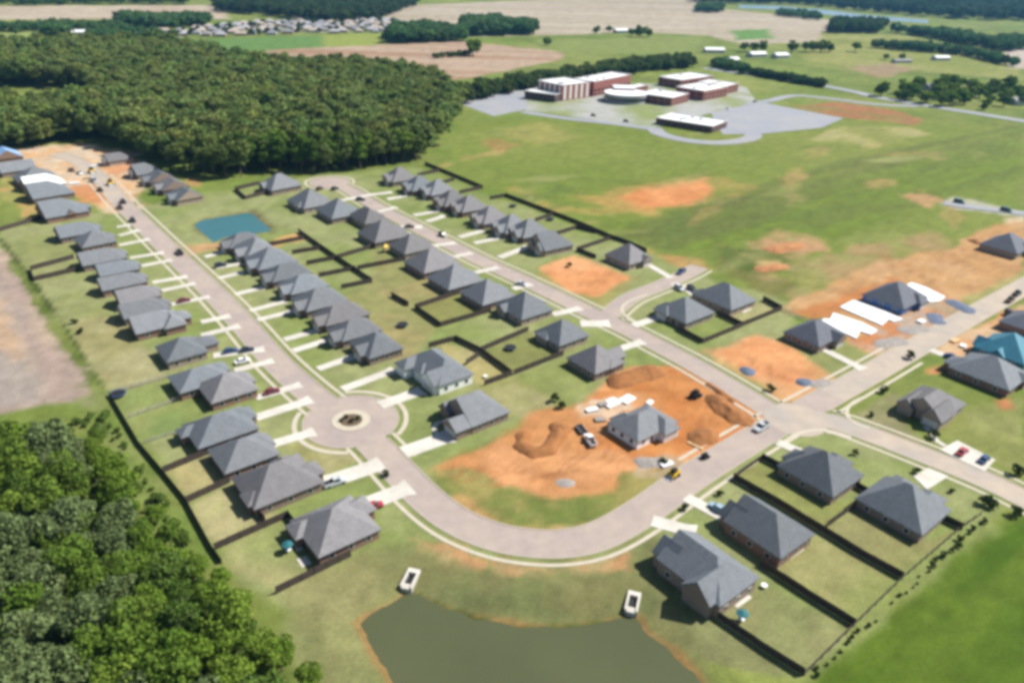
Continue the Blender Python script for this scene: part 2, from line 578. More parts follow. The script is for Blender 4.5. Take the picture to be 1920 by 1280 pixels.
for q in range(46):
    # thin, dry or lush streaks in the meadow
    p0 = ground_np((nrg.uniform(880, 1900), 235 + nrg.beta(1.4, 2.0) * 290))
    if p0[1] < 190 or p0[1] > 560:
        continue
    an = math.atan2(VA[1], VA[0]) + nrg.normal() * 0.35
    dv = np.array([math.cos(an), math.sin(an)])
    nv = np.array([-dv[1], dv[0]])
    ln, wd = nrg.uniform(12, 46), nrg.uniform(1.5, 8)
    cc = [(176, 164, 104), (108, 126, 62), (186, 160, 104), (150, 158, 88), (120, 140, 66), (168, 170, 110)][q % 6]
    patch([p0 - dv * ln, p0 - nv * wd, p0 + dv * ln, p0 + nv * wd], cc, 5.0, 4.5, op=nrg.uniform(0.35, 0.75), px=False, nsc=12)
# -- subdivision lawns
patch([(0, 440), (110, 400), (250, 392), (480, 345), (780, 310), (930, 372), (1210, 472), (1330, 520), (1480, 570), (1560, 760), (1880, 900), (1840, 985), (1515, 1265), (1300, 1200),
       (900, 1160), (640, 1180), (520, 1120), (410, 1055), (305, 890), (190, 735)], LAWN, 5, 4, c2=LAWN2, nsc=16)
for poly, c, c2 in [
    ([(0, 430), (110, 415), (230, 610), (290, 740), (205, 740), (100, 590), (0, 450)], (164, 168, 116), (152, 158, 100)),
    ([(130, 600), (225, 590), (300, 700), (300, 720), (210, 738), (150, 660)], (182, 176, 132), (168, 162, 112)),
    ([(205, 738), (330, 705), (355, 800), (265, 832)], (156, 166, 100), (138, 158, 92)),
    ([(310, 885), (392, 852), (432, 905), (350, 942)], DRY, (190, 178, 126)),
    ([(350, 942), (432, 905), (490, 960), (541, 969), (402, 1032)], (188, 180, 134), (178, 176, 120)),
    ([(402, 1032), (541, 969), (600, 1060), (520, 1108), (415, 1055)], (156, 164, 104), (176, 172, 120)),
    ([(520, 830), (590, 820), (680, 860), (610, 895)], DRY, (166, 164, 106)),
    ([(700, 470), (800, 520), (860, 560), (760, 690), (690, 640), (640, 560), (700, 530)], (156, 156, 100), (170, 158, 108)),
    ([(820, 640), (900, 662), (955, 702), (905, 722), (850, 700)], DRY, (190, 178, 120)),
    ([(778, 580), (862, 552), (918, 585), (826, 612)], (146, 148, 88), None),
    ([(905, 660), (990, 622), (1054, 664), (962, 702)], (142, 146, 86), None),
    ([(880, 725), (960, 705), (1050, 740), (1020, 780), (960, 780)], (176, 170, 122), (160, 160, 100)),
    ([(960, 705), (1060, 672), (1120, 720), (1060, 765)], (152, 160, 96), (142, 152, 86)),
    ([(1200, 1010), (1290, 1020), (1260, 1120), (1330, 1160), (1500, 1280), (1330, 1240), (1210, 1150)], (132, 134, 92), (140, 142, 96)),
    ([(1425, 1070), (1470, 1050), (1530, 1000), (1690, 1085), (1600, 1175)], (168, 164, 110), (148, 154, 92)),
    ([(1350, 1140), (1425, 1090), (1600, 1178), (1505, 1265)], (162, 158, 112), (148, 152, 100)),
    ([(1550, 992), (1620, 945), (1740, 1010), (1800, 990), (1690, 1083)], (156, 152, 102), (148, 150, 92)),
    ([(1376, 898), (1428, 862), (1570, 940), (1612, 944), (1548, 990)], (148, 154, 88), (160, 154, 98)),
    ([(1600, 775), (1680, 735), (1700, 800), (1760, 845), (1700, 830), (1620, 790)], (156, 150, 112), (146, 146, 102)),
    ([(1740, 800), (1830, 760), (1920, 745), (1920, 900), (1860, 860)], (156, 160, 98), (144, 150, 84)),
    ([(1275, 620), (1345, 592), (1390, 612), (1318, 643)], (142, 156, 86), None),
    ([(1345, 590), (1432, 565), (1464, 582), (1392, 610)], (180, 176, 124), None),
]:
    patch(poly, c, 1.6, 1.2, 0.9, c2, nsc=8)
# -- bank of the near pond
patch([(640, 1060), (760, 1010), (850, 1020), (980, 1058), (1120, 1050), (1220, 1010), (1260, 1120), (1360, 1300), (1360, 1500), (640, 1500), (560, 1190)], (126, 130, 84), 7, 5, op=0.85, c2=(142, 142, 92), nsc=14)
patch([(690, 1075), (800, 1045), (980, 1090), (1180, 1075), (1230, 1120), (1190, 1148), (1110, 1163), (960, 1165), (830, 1128), (780, 1100)], (112, 122, 76), 6, 4, op=0.7, c2=(132, 128, 84), nsc=12)
patch([(560, 1110), (660, 1060), (760, 1090), (690, 1140), (665, 1165), (740, 1300), (780, 1420), (620, 1420), (570, 1250)], (146, 150, 98), 6, 5, op=0.75, c2=(158, 154, 106), nsc=14)
patch(grow(pond_w, 1.3), (168, 130, 80), 1.2, 0.9, op=0.85, px=False)
patch([(772, 1096), (790, 1106), (832, 1128), (896, 1150), (966, 1165), (1040, 1167), (1110, 1161), (1172, 1147), (1172, 1154), (1110, 1169), (1040, 1175), (962, 1173), (890, 1158), (826, 1136), (784, 1114)], (92, 104, 48), 0.9, 0.8, op=0.95, nsc=4)
patch([(770, 1010), (830, 1018), (900, 1042), (1000, 1062), (1120, 1052), (1170, 1045), (1180, 1068), (1080, 1066), (960, 1074), (860, 1060)], (182, 164, 116), 3, 3, op=0.9, c2=(214, 158, 112), nsc=5)
patch(POND2_PX, (108, 106, 70), 6, 3)
patch([(440, 395), (480, 392), (525, 432), (512, 440)], (128, 120, 84), 5, 3, op=0.8)
patch([(505, 450), (560, 436), (570, 450), (510, 465)], (228, 180, 116), 2.5, 2)
patch([(330, 460), (440, 450), (440, 468), (360, 476)], (214, 166, 120), 4, 3, op=0.8)
# -- bare field on the left, verge, right-hand crop
patch([(-400, 250), (0, 458), (45, 520), (100, 610), (188, 742), (190, 762), (90, 752), (0, 775), (-500, 950)], (196, 176, 156), 3, 3, c2=(182, 162, 150), nsc=14, streak='u')
patch([(-60, 440), (0, 560), (60, 700), (90, 752), (0, 760), (-200, 640)], (176, 168, 160), 8, 7, op=0.7, nsc=20)
patch([(-20, 545), (10, 580), (45, 670), (20, 680), (-20, 600)], (214, 178, 140), 5, 3, op=0.7)
patch([(0, 452), (20, 470), (110, 600), (200, 735), (215, 770), (190, 760), (95, 612), (35, 520)], (104, 122, 52), 2.0, 2.5, op=0.95, c2=(140, 150, 80), nsc=6)
patch([(-4, 448), (50, 520), (118, 612), (196, 735), (202, 738), (122, 608), (56, 516), (6, 448)], (64, 74, 42), 1.2, 0.8, op=0.8, nsc=6)
patch([(160, 700), (205, 738), (310, 890), (415, 1055), (330, 1060), (220, 900), (150, 770)], (118, 140, 64), 4, 4, op=0.9, c2=(140, 152, 88), nsc=8)
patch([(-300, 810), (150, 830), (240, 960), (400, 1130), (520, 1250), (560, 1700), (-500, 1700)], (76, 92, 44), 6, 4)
patch([(1512, 1290), (1600, 1200), (1760, 1062), (1850, 990), (2150, 890), (2300, 1700), (1400, 1700)], (82, 112, 28), 3, 2, c2=(98, 122, 38), nsc=16, streak='v')
patch([(1500, 1275), (1690, 1098), (1850, 978), (1870, 990), (1720, 1100), (1530, 1290)], (150, 160, 96), 3, 2.5, op=0.8)
# -- red clay building lots
ORG, ORG2 = (230, 168, 114), (212, 150, 94)
patch([(800, 880), (905, 832), (1000, 776), (1115, 742), (1180, 690), (1260, 682), (1330, 702), (1420, 755), (1432, 785), (1400, 815), (1310, 862), (1250, 890), (1120, 985), (1000, 1000), (900, 985), (840, 930)], (124, 136, 70), 2.5, 2, c2=(166, 156, 94), nsc=6)
patch([(800, 880), (905, 832), (1000, 776), (1115, 742), (1180, 690), (1260, 682), (1330, 702), (1420, 755), (1432, 785), (1400, 815), (1310, 862), (1240, 876), (1170, 888), (1145, 918), (1060, 928), (990, 922), (925, 896), (875, 880)], ORG, 2.4, 2.4, c2=ORG2, nsc=10)
patch([(1120, 745), (1180, 695), (1262, 686), (1400, 755), (1425, 785), (1390, 812), (1300, 850), (1200, 870), (1120, 830), (1250, 760), (1200, 735)], (206, 130, 68), 4, 3, op=0.9, c2=(216, 146, 84), nsc=7)
patch([(1080, 762), (1130, 745), (1170, 745), (1190, 762), (1150, 785), (1090, 778)], (232, 214, 190), 2, 1.5, op=0.85, c2=(226, 170, 116), nsc=4)
patch([(1195, 860), (1250, 850), (1290, 868), (1240, 900), (1190, 890)], (196, 178, 150), 2, 1.6, op=0.8, c2=(170, 140, 90), nsc=3)
patch([(860, 925), (940, 985), (1080, 992), (1200, 935), (1290, 880), (1300, 895), (1200, 955), (1080, 1004), (930, 1000), (850, 945)], (206, 164, 106), 2, 1.5, op=0.85, nsc=4)
patch([(1012, 500), (1076, 478), (1182, 521), (1118, 556), (1066, 545)], (242, 184, 132), 2.4, 1.4, c2=(232, 166, 112), nsc=8)
patch([(1000, 520), (1012, 500), (1076, 478), (1200, 522), (1140, 572), (1110, 574)], (176, 160, 96), 2, 2, op=0.55, nsc=6)
patch([(1012, 500), (1076, 478), (1182, 521), (1118, 556), (1066, 545)], (244, 180, 126), 2.4, 1.4, c2=(232, 162, 106), nsc=8)
patch([(1320, 660), (1420, 628), (1500, 650), (1572, 700), (1540, 742), (1470, 748), (1410, 716)], (228, 172, 120), 3, 3, c2=(198, 168, 110), nsc=10)
patch([(1345, 660), (1420, 632), (1490, 655), (1550, 700), (1480, 725), (1410, 700)], (238, 170, 114), 4, 4, op=0.9, c2=(230, 158, 104), nsc=8)
patch([(1470, 575), (1600, 510), (1780, 462), (1860, 425), (1925, 410), (1925, 505), (1800, 580), (1640, 672), (1600, 660), (1540, 590)], (214, 172, 122), 4, 4, c2=(204, 158, 106), nsc=12)
patch([(1480, 585), (1560, 565), (1680, 520), (1680, 530), (1600, 570), (1530, 600)], (206, 136, 78), 3, 2.5, op=0.9)
patch([(1590, 640), (1640, 610), (1720, 580), (1800, 590), (1760, 625), (1650, 665)], (210, 140, 88), 3, 2.5, op=0.9, c2=(198, 178, 160), nsc=5)
patch([(1690, 545), (1770, 545), (1830, 590), (1770, 610)], (190, 168, 140), 3, 3, op=0.8, c2=(214, 150, 100), nsc=5)
patch([(1800, 560), (1925, 505), (1925, 520), (1830, 580)], (176, 172, 112), 3, 2, op=0.8)
patch([(1745, 660), (1800, 620), (1880, 585), (1925, 570), (1925, 660), (1840, 690)], (224, 190, 150), 3, 3, c2=(226, 164, 108), nsc=7)
patch([(1735, 692), (1760, 686), (1768, 698), (1740, 702)], (224, 160, 104), 2, 1.4)
patch([(1870, 750), (1890, 748), (1900, 764), (1880, 766)], (206, 140, 90), 2, 1.2)
patch([(-60, 318), (-20, 285), (60, 276), (165, 268), (262, 290), (268, 330), (255, 392), (215, 402), (150, 372), (100, 345), (40, 300)], (232, 186, 136), 5, 5, c2=(226, 206, 180), nsc=9)
patch([(130, 352), (190, 340), (200, 378), (150, 380)], (222, 152, 96), 3, 3, op=0.9)
patch([(195, 318), (250, 300), (250, 320), (200, 330)], (226, 160, 108), 3, 3, op=0.8)
patch([(0, 330), (40, 345), (75, 400), (60, 415), (20, 380), (0, 372)], (222, 168, 112), 3, 3, op=0.75, c2=(176, 172, 100), nsc=6)
patch([(-40, 420), (70, 405), (80, 416), (-40, 440)], (128, 140, 78), 4, 3, op=0.6)
patch([(340, 335), (380, 330), (375, 350), (350, 346)], (214, 160, 110), 4, 3, op=0.7)
patch([(1556, 650), (1582, 640), (1648, 670), (1614, 692), (1572, 668)], (150, 156, 96), 1.5, 0.8, nsc=5)
patch([(1472, 640), (1535, 656), (1604, 698), (1568, 708), (1520, 676)], (150, 156, 98), 1.5, 0.8, nsc=5)
for q in range(26):
    # wheel tracks pressed into the clay lots
    tx, ty = [(990, 880), (1090, 840), (1150, 860), (1260, 800), (1340, 800), (900, 880), (1090, 520), (1440, 690), (1700, 500), (1800, 480), (1620, 550), (1040, 900), (1300, 770)][q % 13]
    p0 = ground_np((tx + nrg.uniform(-40, 40), ty + nrg.uniform(-14, 14)))
    an = nrg.uniform(0, 3.14)
    dv = np.array([math.cos(an), math.sin(an)])
    nv = np.array([-dv[1], dv[0]])
    ln = nrg.uniform(5, 11)
    bend_ = nrg.uniform(-2.5, 2.5)
    for off in (-0.85, 0.85):
        m1 = p0 + nv * (off + bend_)
        patch([p0 - dv * ln + nv * (off - 0.28), m1 - nv * 0.28, p0 + dv * ln + nv * (off - 0.28), p0 + dv * ln + nv * (off + 0.28), m1 + nv * 0.28, p0 - dv * ln + nv * (off + 0.28)], (176, 112, 66), 0.7, 0.25, op=0.5, px=False, nsc=3)
_g = col[..., 1] > col[..., 0] * 0.93
_lum = col.mean(-1, keepdims=True)
_o = (col[..., 0] > col[..., 1] * 1.3)[..., None]
col = np.where(_o, _lum + (col - _lum) * 0.97, col)
col = np.where(_g[..., None], np.clip(_lum + (col - _lum) * 0.99, 0.004, 1), col)
# fine mottling everywhere: real patches of thin and lush growth
col *= (0.74 + 0.52 * n_small)[..., None]
col *= (0.86 + 0.28 * fbm(gx, gy, 1.3, 77, 2))[..., None]

gz = np.zeros(gx.shape)
for P, depth, wd in ((pond_w, 1.6, 7.0), (pond2_w, 1.2, 5.0)):
    m = (gx > P[:, 0].min() - 20) & (gx < P[:, 0].max() + 20) & (gy > P[:, 1].min() - 20) & (gy < P[:, 1].max() + 20)
    d = sdist(P, gx[m], gy[m]) + (fbm(gx[m], gy[m], 3.0, 88) - 0.5) * 1.8
    gz[m] = -depth * np.clip((d + wd) / (wd + 2), 0, 1) ** 1.3

nr, nc = gx.shape
vid = np.arange(nr * nc).reshape(nr, nc)
quads = np.stack([vid[:-1, :-1], vid[:-1, 1:], vid[1:, 1:], vid[1:, :-1]], -1).reshape(-1, 4)
gm = bpy.data.materials.new('ground_cover')
gm.use_nodes = True
nt = gm.node_tree
b = nt.nodes['Principled BSDF']
b.inputs['Roughness'].default_value = 0.95
b.inputs['Specular IOR Level'].default_value = 0.1
at = nt.nodes.new('ShaderNodeAttribute')
at.attribute_name = 'cover'
tc = nt.nodes.new('ShaderNodeTexCoord')
n1 = nt.nodes.new('ShaderNodeTexNoise')
n1.inputs['Scale'].default_value = 1.4
n1.inputs['Detail'].default_value = 6
n1.inputs['Roughness'].default_value = 0.7
nt.links.new(tc.outputs['Object'], n1.inputs['Vector'])
mr = nt.nodes.new('ShaderNodeMapRange')
mr.inputs['From Min'].default_value = 0.3
mr.inputs['From Max'].default_value = 0.7
mr.inputs['To Min'].default_value = 0.78
mr.inputs['To Max'].default_value = 1.22
nt.links.new(n1.outputs['Fac'], mr.inputs['Value'])
vm = nt.nodes.new('ShaderNodeVectorMath')
vm.operation = 'SCALE'
nt.links.new(at.outputs['Color'], vm.inputs[0])
nt.links.new(mr.outputs[0], vm.inputs['Scale'])
nt.links.new(vm.outputs[0], b.inputs['Base Color'])
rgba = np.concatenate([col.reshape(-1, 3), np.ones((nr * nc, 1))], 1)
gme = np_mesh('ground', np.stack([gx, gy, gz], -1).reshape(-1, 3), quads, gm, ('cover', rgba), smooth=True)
ground = bpy.data.objects.new('ground', gme)
C.collection.objects.link(ground)
tag(ground, 'flat ground of lawns, meadows, bare fields and orange clay lots', 'ground', kind='structure')


# ------------------------------------------------------------------ water
def sheet(name, pts, z, mat, label, cat, kind='structure'):
    mb = MB()
    mb.add([(p[0], p[1], z) for p in pts], [tuple(range(len(pts)))])
    o = mb.build(name, mat)
    o.data.polygons.foreach_set('use_smooth', [False] * len(o.data.polygons))
    return tag(o, label, cat, kind=kind)


sheet('pond', grow(pond_w, 1.2), -1.15, water_mat('pond_water', (0.068, 0.076, 0.036), 0.12, 0.35), 'murky olive pond below the curving street', 'pond')
sheet('pond', grow(pond2_w, 0.6), -0.85, water_mat('teal_water', (0.035, 0.115, 0.125), 0.15, 0.4), 'small teal pond beside the straight street', 'pond')
sheet('river', ground_np([(1385, 16), (1460, 18), (1535, 26), (1620, 36), (1740, 44), (1740, 38), (1620, 28), (1535, 18), (1460, 12), (1385, 10)]), 0.25, water_mat('river_water', (0.16, 0.24, 0.28), 0.3), 'pale river crossing the far fields', 'river')


# ------------------------------------------------------------------ streets
def smooth_line(px, n=10):
    P = ground_np(px)
    P = np.vstack([2 * P[0] - P[1], P, 2 * P[-1] - P[-2]])
    out = []
    for i in range(1, len(P) - 2):
        p0, p1, p2, p3 = P[i - 1], P[i], P[i + 1], P[i + 2]
        for t in np.linspace(0, 1, n, endpoint=False):
            out.append(0.5 * ((2 * p1) + (-p0 + p2) * t + (2 * p0 - 5 * p1 + 4 * p2 - p3) * t * t + (-p0 + 3 * p1 - 3 * p2 + p3) * t ** 3))
    out.append(P[-2])
    return np.array(out)


def normals(L):
    d = np.gradient(L, axis=0)
    d /= np.linalg.norm(d, axis=1)[:, None] + 1e-9
    return np.stack([d[:, 1], -d[:, 0]], -1)      # right-hand side


def ribbon(L, o0, o1, z, name, mat, label, cat, mask=None, thick=0.0):
    N = normals(L)
    a, b2 = L + N * o0, L + N * o1
    mb = MB()
    for i in range(len(L) - 1):
        if mask is not None and not mask[i]:
            continue
        q = [a[i], a[i + 1], b2[i + 1], b2[i]]
        if thick:
            mb.add([(p[0], p[1], z - thick) for p in q] + [(p[0], p[1], z) for p in q],
                   [(4, 5, 6, 7), (0, 1, 5, 4), (2, 3, 7, 6), (1, 2, 6, 5), (3, 0, 4, 7)])
        else:
            mb.add([(p[0], p[1], z) for p in q], [(0, 1, 2, 3)])
    if not mb.f:
        return None
    o = mb.build(name, mat)
    return tag(o, label, cat, kind='structure')


ST = {
    'a': (smooth_line([(105, 288), (150, 305), (190, 338), (225, 378), (262, 414), (300, 452), (350, 500), (405, 553), (460, 612), (517, 677), (580, 735), (640, 782), (690, 822), (735, 868),
                       (790, 925), (850, 972), (920, 1003), (990, 1017), (1060, 1018), (1125, 1003), (1200, 962), (1300, 892), (1400, 830), (1480, 784), (1560, 740), (1650, 690), (1750, 632), (1850, 576), (1960, 515)]), 4.2, 0.020),
    'b': (smooth_line([(622, 343), (655, 356), (700, 384), (760, 416), (830, 452), (900, 488), (974, 522), (1050, 558), (1109, 587), (1170, 615), (1234, 648), (1300, 683), (1380, 730), (1470, 785)]), 4.0, 0.026),
    's': (smooth_line([(1140, 592), (1180, 560), (1240, 535), (1290, 512), (1312, 500)]), 3.6, 0.032),
    'd': (smooth_line([(1485, 782), (1560, 790), (1637, 816), (1728, 851), (1833, 893), (1916, 932), (2050, 1000)]), 4.0, 0.038),
}
# the pale construction stretch beyond the crossing uses the same street
la = ST['a'][0]
cut = int(np.argmin(np.linalg.norm(la - ground_np((1560, 740)), axis=1)))
top = int(np.argmin(np.linalg.norm(la - ground_np((225, 378)), axis=1)))
ribbon(la[top:cut + 1], -4.2, 4.2, 0.020, 'street', M_ROAD, 'pale grey-pink street running past the roundabout and round the bend', 'street')
ribbon(la[cut:], -4.6, 4.6, 0.020, 'street', M_ROAD2, 'dusty pale street past the building lots', 'street')
ribbon(la[:top + 1], -4.6, 4.6, 0.020, 'street', M_ROAD2, 'dusty unfinished street among clay lots near the forest', 'street')
ribbon(ST['b'][0], -4.0, 4.0, 0.026, 'street', M_ROAD, 'grey street sloping from the cul-de-sac to the crossing', 'street')
ribbon(ST['s'][0], -3.6, 3.6, 0.032, 'street', M_ROAD, 'short grey side street ending at the meadow', 'street')
ribbon(ST['d'][0], -4.0, 4.0, 0.038, 'street', M_ROAD2, 'pale street leaving the crossing towards the crop field', 'street')


def disc(c, r, z, name, mat, label, cat, n=40, r0=None, thick=0):
    mb = MB()
    if r0:
        ins = [(c[0] + r0 * math.cos(2 * math.pi * i / n), c[1] + r0 * math.sin(2 * math.pi * i / n)) for i in range(n)]
        ou = [(c[0] + r * math.cos(2 * math.pi * i / n), c[1] + r * math.sin(2 * math.pi * i / n)) for i in range(n)]
        vs = [(*p, z) for p in ins] + [(*p, z) for p in ou] + [(*p, z - thick) for p in ou] + [(*p, z - thick) for p in ins]
        fs = []
        for i in range(n):
            j = (i + 1) % n
            fs += [(i, n + i, n + j, j), (n + i, 2 * n + i, 2 * n + j, n + j), (i, j, 3 * n + j, 3 * n + i)]
        mb.add(vs, fs)
    else:
        mb.add([(c[0] + r * math.cos(2 * math.pi * i / n), c[1] + r * math.sin(2 * math.pi * i / n), z) for i in range(n)], [tuple(range(n))])
    return tag(mb.build(name, mat), label, cat, kind='structure')


RB = ground_np((658, 788))
disc(RB, 12.6, 0.044, 'roundabout', M_ROAD, 'round paved bulb of the street around the planted island', 'road')
disc(RB, 5.1, 0.15, 'roundabout_apron', M_WALK, 'pale concrete ring around the planted island', 'kerb', r0=3.1, thick=0.15)
disc(RB, 3.2, 0.10, 'island_bed', material('mulch', (0.10, 0.07, 0.045), 0.95, 0.3, 1.5), 'dark mulch bed in the middle of the roundabout', 'flower bed')
CDS = ground_np((618, 342))
disc(CDS, 10.5, 0.050, 'cul_de_sac', M_ROAD, 'grey turning circle in front of the forest', 'road')
XR = ground_np((1492, 786))
disc(XR, 8.5, 0.056, 'crossing', M_ROAD2, 'pale paved middle of the street crossing', 'road')


def near_line(p, L, r):
    return np.min(np.linalg.norm(L - p, axis=1)) < r


def clear_mask(L, o, me):
    N = normals(L)
    out = []
    for i in range(len(L)):
        p = L[i] + N[i] * o
        ok = True
        for k, (L2, w2, _) in ST.items():
            if k != me and near_line(p, L2, w2 + 0.6):
                ok = False
        for c, r in ((RB, 12.7), (CDS, 10.6), (XR, 8.6)):
            if np.linalg.norm(p - c) < r:
                ok = False
        out.append(ok)
    return out


for k, lab in (('a', 'long street'), ('b', 'cul-de-sac street'), ('s', 'side street'), ('d', 'street by the crop field')):
    L, w2, z = ST[k]
    # resample finely
    d = np.concatenate([[0], np.cumsum(np.linalg.norm(np.diff(L, axis=0), axis=1))])
    s = np.arange(0, d[-1], 1.2)
    L = np.stack([np.interp(s, d, L[:, 0]), np.interp(s, d, L[:, 1])], -1)
    for sg, sd in ((-1, 'left'), (1, 'right')):
        o0, o1 = sg * w2, sg * (w2 + 0.38)
        ribbon(L, min(o0, o1), max(o0, o1), 0.12, 'kerb', M_KERB, f'concrete kerb along one edge of the {lab}', 'kerb', clear_mask(L, sg * (w2 + 0.2), k), thick=0.12)
        m = clear_mask(L, sg * (w2 + 2.3), k)
        i0 = 0
        if k == 'a':
            # no walk on the raw construction side of the bend, nor in the raw clay lots near the forest
            for i, p in enumerate(L):
                far = p[1] > 400
                inner = sg == -1 and (ground_np((735, 868))[1] > p[1]) and p[0] < ground_np((1480, 784))[0] and p[0] > ground_np((735, 868))[0]
                beyond = p[0] > ground_np((1690, 668))[0]
                if far or inner or beyond:
                    m[i] = False
        if k == 's' and sg == -1:
            m = [False] * len(m)
        o0, o1 = sg * (w2 + 1.75), sg * (w2 + 2.75)
        ribbon(L, min(o0, o1), max(o0, o1), 0.075, 'sidewalk', M_WALK, f'narrow concrete pavement beside the {lab}', 'pavement', m)
# ring kerb and walk round the roundabout bulb
for (c, r, lab, arcs) in ((RB, 12.6, 'roundabout', None), (CDS, 10.5, 'turning circle', None)):
    for rr, w2, z, nm, mt, ct in ((r, 0.45, 0.12, 'kerb', M_KERB, 'kerb'), (r + 1.7, 1.3, 0.078, 'sidewalk', M_WALK, 'pavement')):
        mb = MB()
        n = 120
        for i in range(n):
            a0, a1 = 2 * math.pi * i / n, 2 * math.pi * (i + 1) / n
            mid = np.array(c) + (rr + w2 / 2) * np.array([math.cos((a0 + a1) / 2), math.sin((a0 + a1) / 2)])
            if any(near_line(mid, L2, w3 + (0.5 if nm == 'kerb' else 3.2)) for (L2, w3, _) in ST.values()):
                continue
            mb.add([(c[0] + q * math.cos(t), c[1] + q * math.sin(t), z) for q, t in ((rr, a0), (rr + w2, a0), (rr + w2, a1), (rr, a1))], [(0, 1, 2, 3)])
        if mb.f:
            tag(mb.build(nm, mt), f'curved concrete {ct} round the {lab}', ct, kind='structure')

# driveways: (x0,y0) at the house, (x1,y1) at the street, width
DRV = [(219, 426, 244, 422, 3.4), (223, 442, 260, 432, 3.4), (223, 460, 279, 449, 3.6), (244, 484, 306, 474, 3.6), (265, 499, 321, 488, 3.6), (286, 530, 350, 519, 3.8), (304, 545, 365, 532, 3.6),
       (321, 571, 392, 557, 3.6), (377, 604, 430, 593, 3.8), (377, 629, 448, 612, 3.8), (400, 667, 494, 655, 4.4), (440, 695, 511, 677, 3.6), (480, 746, 563, 722, 3.8), (480, 783, 582, 750, 4.6),
       (505, 834, 588, 810, 4.4), (600, 908, 715, 870, 6.6), (672, 951, 768, 914, 6.4),
       (384, 482, 418, 473, 3.8), (404, 503, 455, 494, 3.4), (409, 522, 455, 511, 3.6), (440, 552, 492, 540, 3.6), (469, 583, 535, 565, 3.6), (483, 600, 552, 583, 3.6), (533, 637, 604, 617, 3.8),
       (550, 658, 628, 633, 3.8), (596, 692, 664, 668, 3.8), (642, 730, 738, 694, 4.2), (712, 760, 790, 733, 5.4), (757, 848, 842, 818, 6.6),
       (888, 512, 934, 502, 3.8), (962, 542, 995, 533, 3.8), (1036, 590, 1088, 578, 4.2), (1088, 607, 1142, 607, 6.4), (1160, 655, 1205, 641, 4.2), (850, 482, 884, 475, 3.8), (806, 462, 853, 456, 3.8),
       (749, 426, 790, 426, 5.4), (708, 398, 742, 389, 3.8), (630, 378, 692, 366, 4.4),
       (690, 366, 734, 361, 4.4), (726, 374, 770, 366, 4.6), (776, 404, 828, 395, 4.4), (800, 416, 834, 405, 4.4), (861, 445, 905, 433, 4.2), (889, 456, 945, 445, 4.0), (936, 483, 990, 463, 4.6),
       (1206, 491, 1258, 521, 3.8), (1188, 611, 1246, 591, 4.2), (1280, 536, 1310, 558, 5.0), (1540, 653, 1618, 692, 4.2), (1745, 656, 1812, 682, 4.4), (1458, 829, 1522, 856, 4.0),
       (1286, 932, 1372, 978, 4.2), (1222, 976, 1302, 998, 5.0), (1284, 542, 1262, 532, 4.0)]
DRV[29:39] = sorted(DRV[29:39], key=lambda d: d[1])
for i, (x0, y0, x1, y1, w2) in enumerate(DRV):
    a, b2 = ground_np((x0, y0)), ground_np((x1, y1))
    d = (b2 - a)
    ln = np.linalg.norm(d)
    d = d / ln
    w2 *= 0.78
    nrm = np.array([-d[1], d[0]])
    z = 0.135 + 0.0015 * (i % 7)
    fl = min(0.8, w2 * 0.2)
    pts = [a + nrm * w2 / 2, a - nrm * w2 / 2, b2 - d * 2.0 - nrm * w2 / 2, b2 + d * 0.3 - nrm * (w2 / 2 + fl), b2 + d * 0.3 + nrm * (w2 / 2 + fl), b2 - d * 2.0 + nrm * w2 / 2]
    mb = MB()
    mb.prism([tuple(p) for p in reversed(pts)] if False else [tuple(p) for p in pts], 0.0, z)
    if i < 17:
        lab = f'pale driveway, {ORD[i]} from the unfinished lots on the bare-field side of the long street'
    elif i < 27:
        lab = f'pale driveway, {ORD[i - 17]} from the teal pond on the pond side of the long street'
    elif i < 29:
        lab = ('' if i == 27 else 'broad ') + 'pale driveway between roundabout and ' + ('pale-sided house' if i == 27 else 'gabled house by the clay lot')
    elif i < 39:
        lab = f'pale driveway, {ORD[i - 29]} from the turning circle, pond side of the cul-de-sac street'
    elif i < 46:
        lab = f'pale driveway, {ORD[i - 39]} from the turning circle, meadow side of the cul-de-sac street'
    else:
        lab = ['narrow pale driveway of the pyramid-roofed house', 'pale driveway of the corner house by the side street', 'pale driveway at the end of the side street', 'long pale driveway of the house next to the slabs',
               'pale driveway of the broad dark house', 'pale driveway of the blue-grey hipped house at the crossing', 'pale driveway holding a pale blue car', 'flared pale driveway of the tallest steep house', 'short pale apron at the end of the side street'][i - 46]
    tag(mb.build('driveway', M_CONC), lab, 'driveway', kind='structure')
for poly, lab in (([(1762, 843), (1795, 826), (1866, 862), (1846, 884)], 'wide concrete parking pad holding a red and a blue car'),
                  ([(1712, 893), (1740, 877), (1778, 893), (1738, 918)], 'square white concrete driveway at the hipped house')):
    mb = MB()
    mb.prism([tuple(p) for p in ground_np(poly)], 0.0, 0.142)
    tag(mb.build('driveway', M_CONC), lab, 'driveway', kind='structure')
mb = MB()
L = smooth_line([(1733, 800), (1748, 812), (1755, 825), (1772, 836)])
ribbon(L, -0.8, 0.8, 0.10, 'footpath', M_CONC, 'narrow curving concrete path to the gabled house', 'path')
L = smooth_line([(822, 818), (815, 806), (818, 795), (832, 790)])
ribbon(L, -0.7, 0.7, 0.10, 'footpath', M_CONC, 'short curved concrete path at the gabled corner house', 'path')

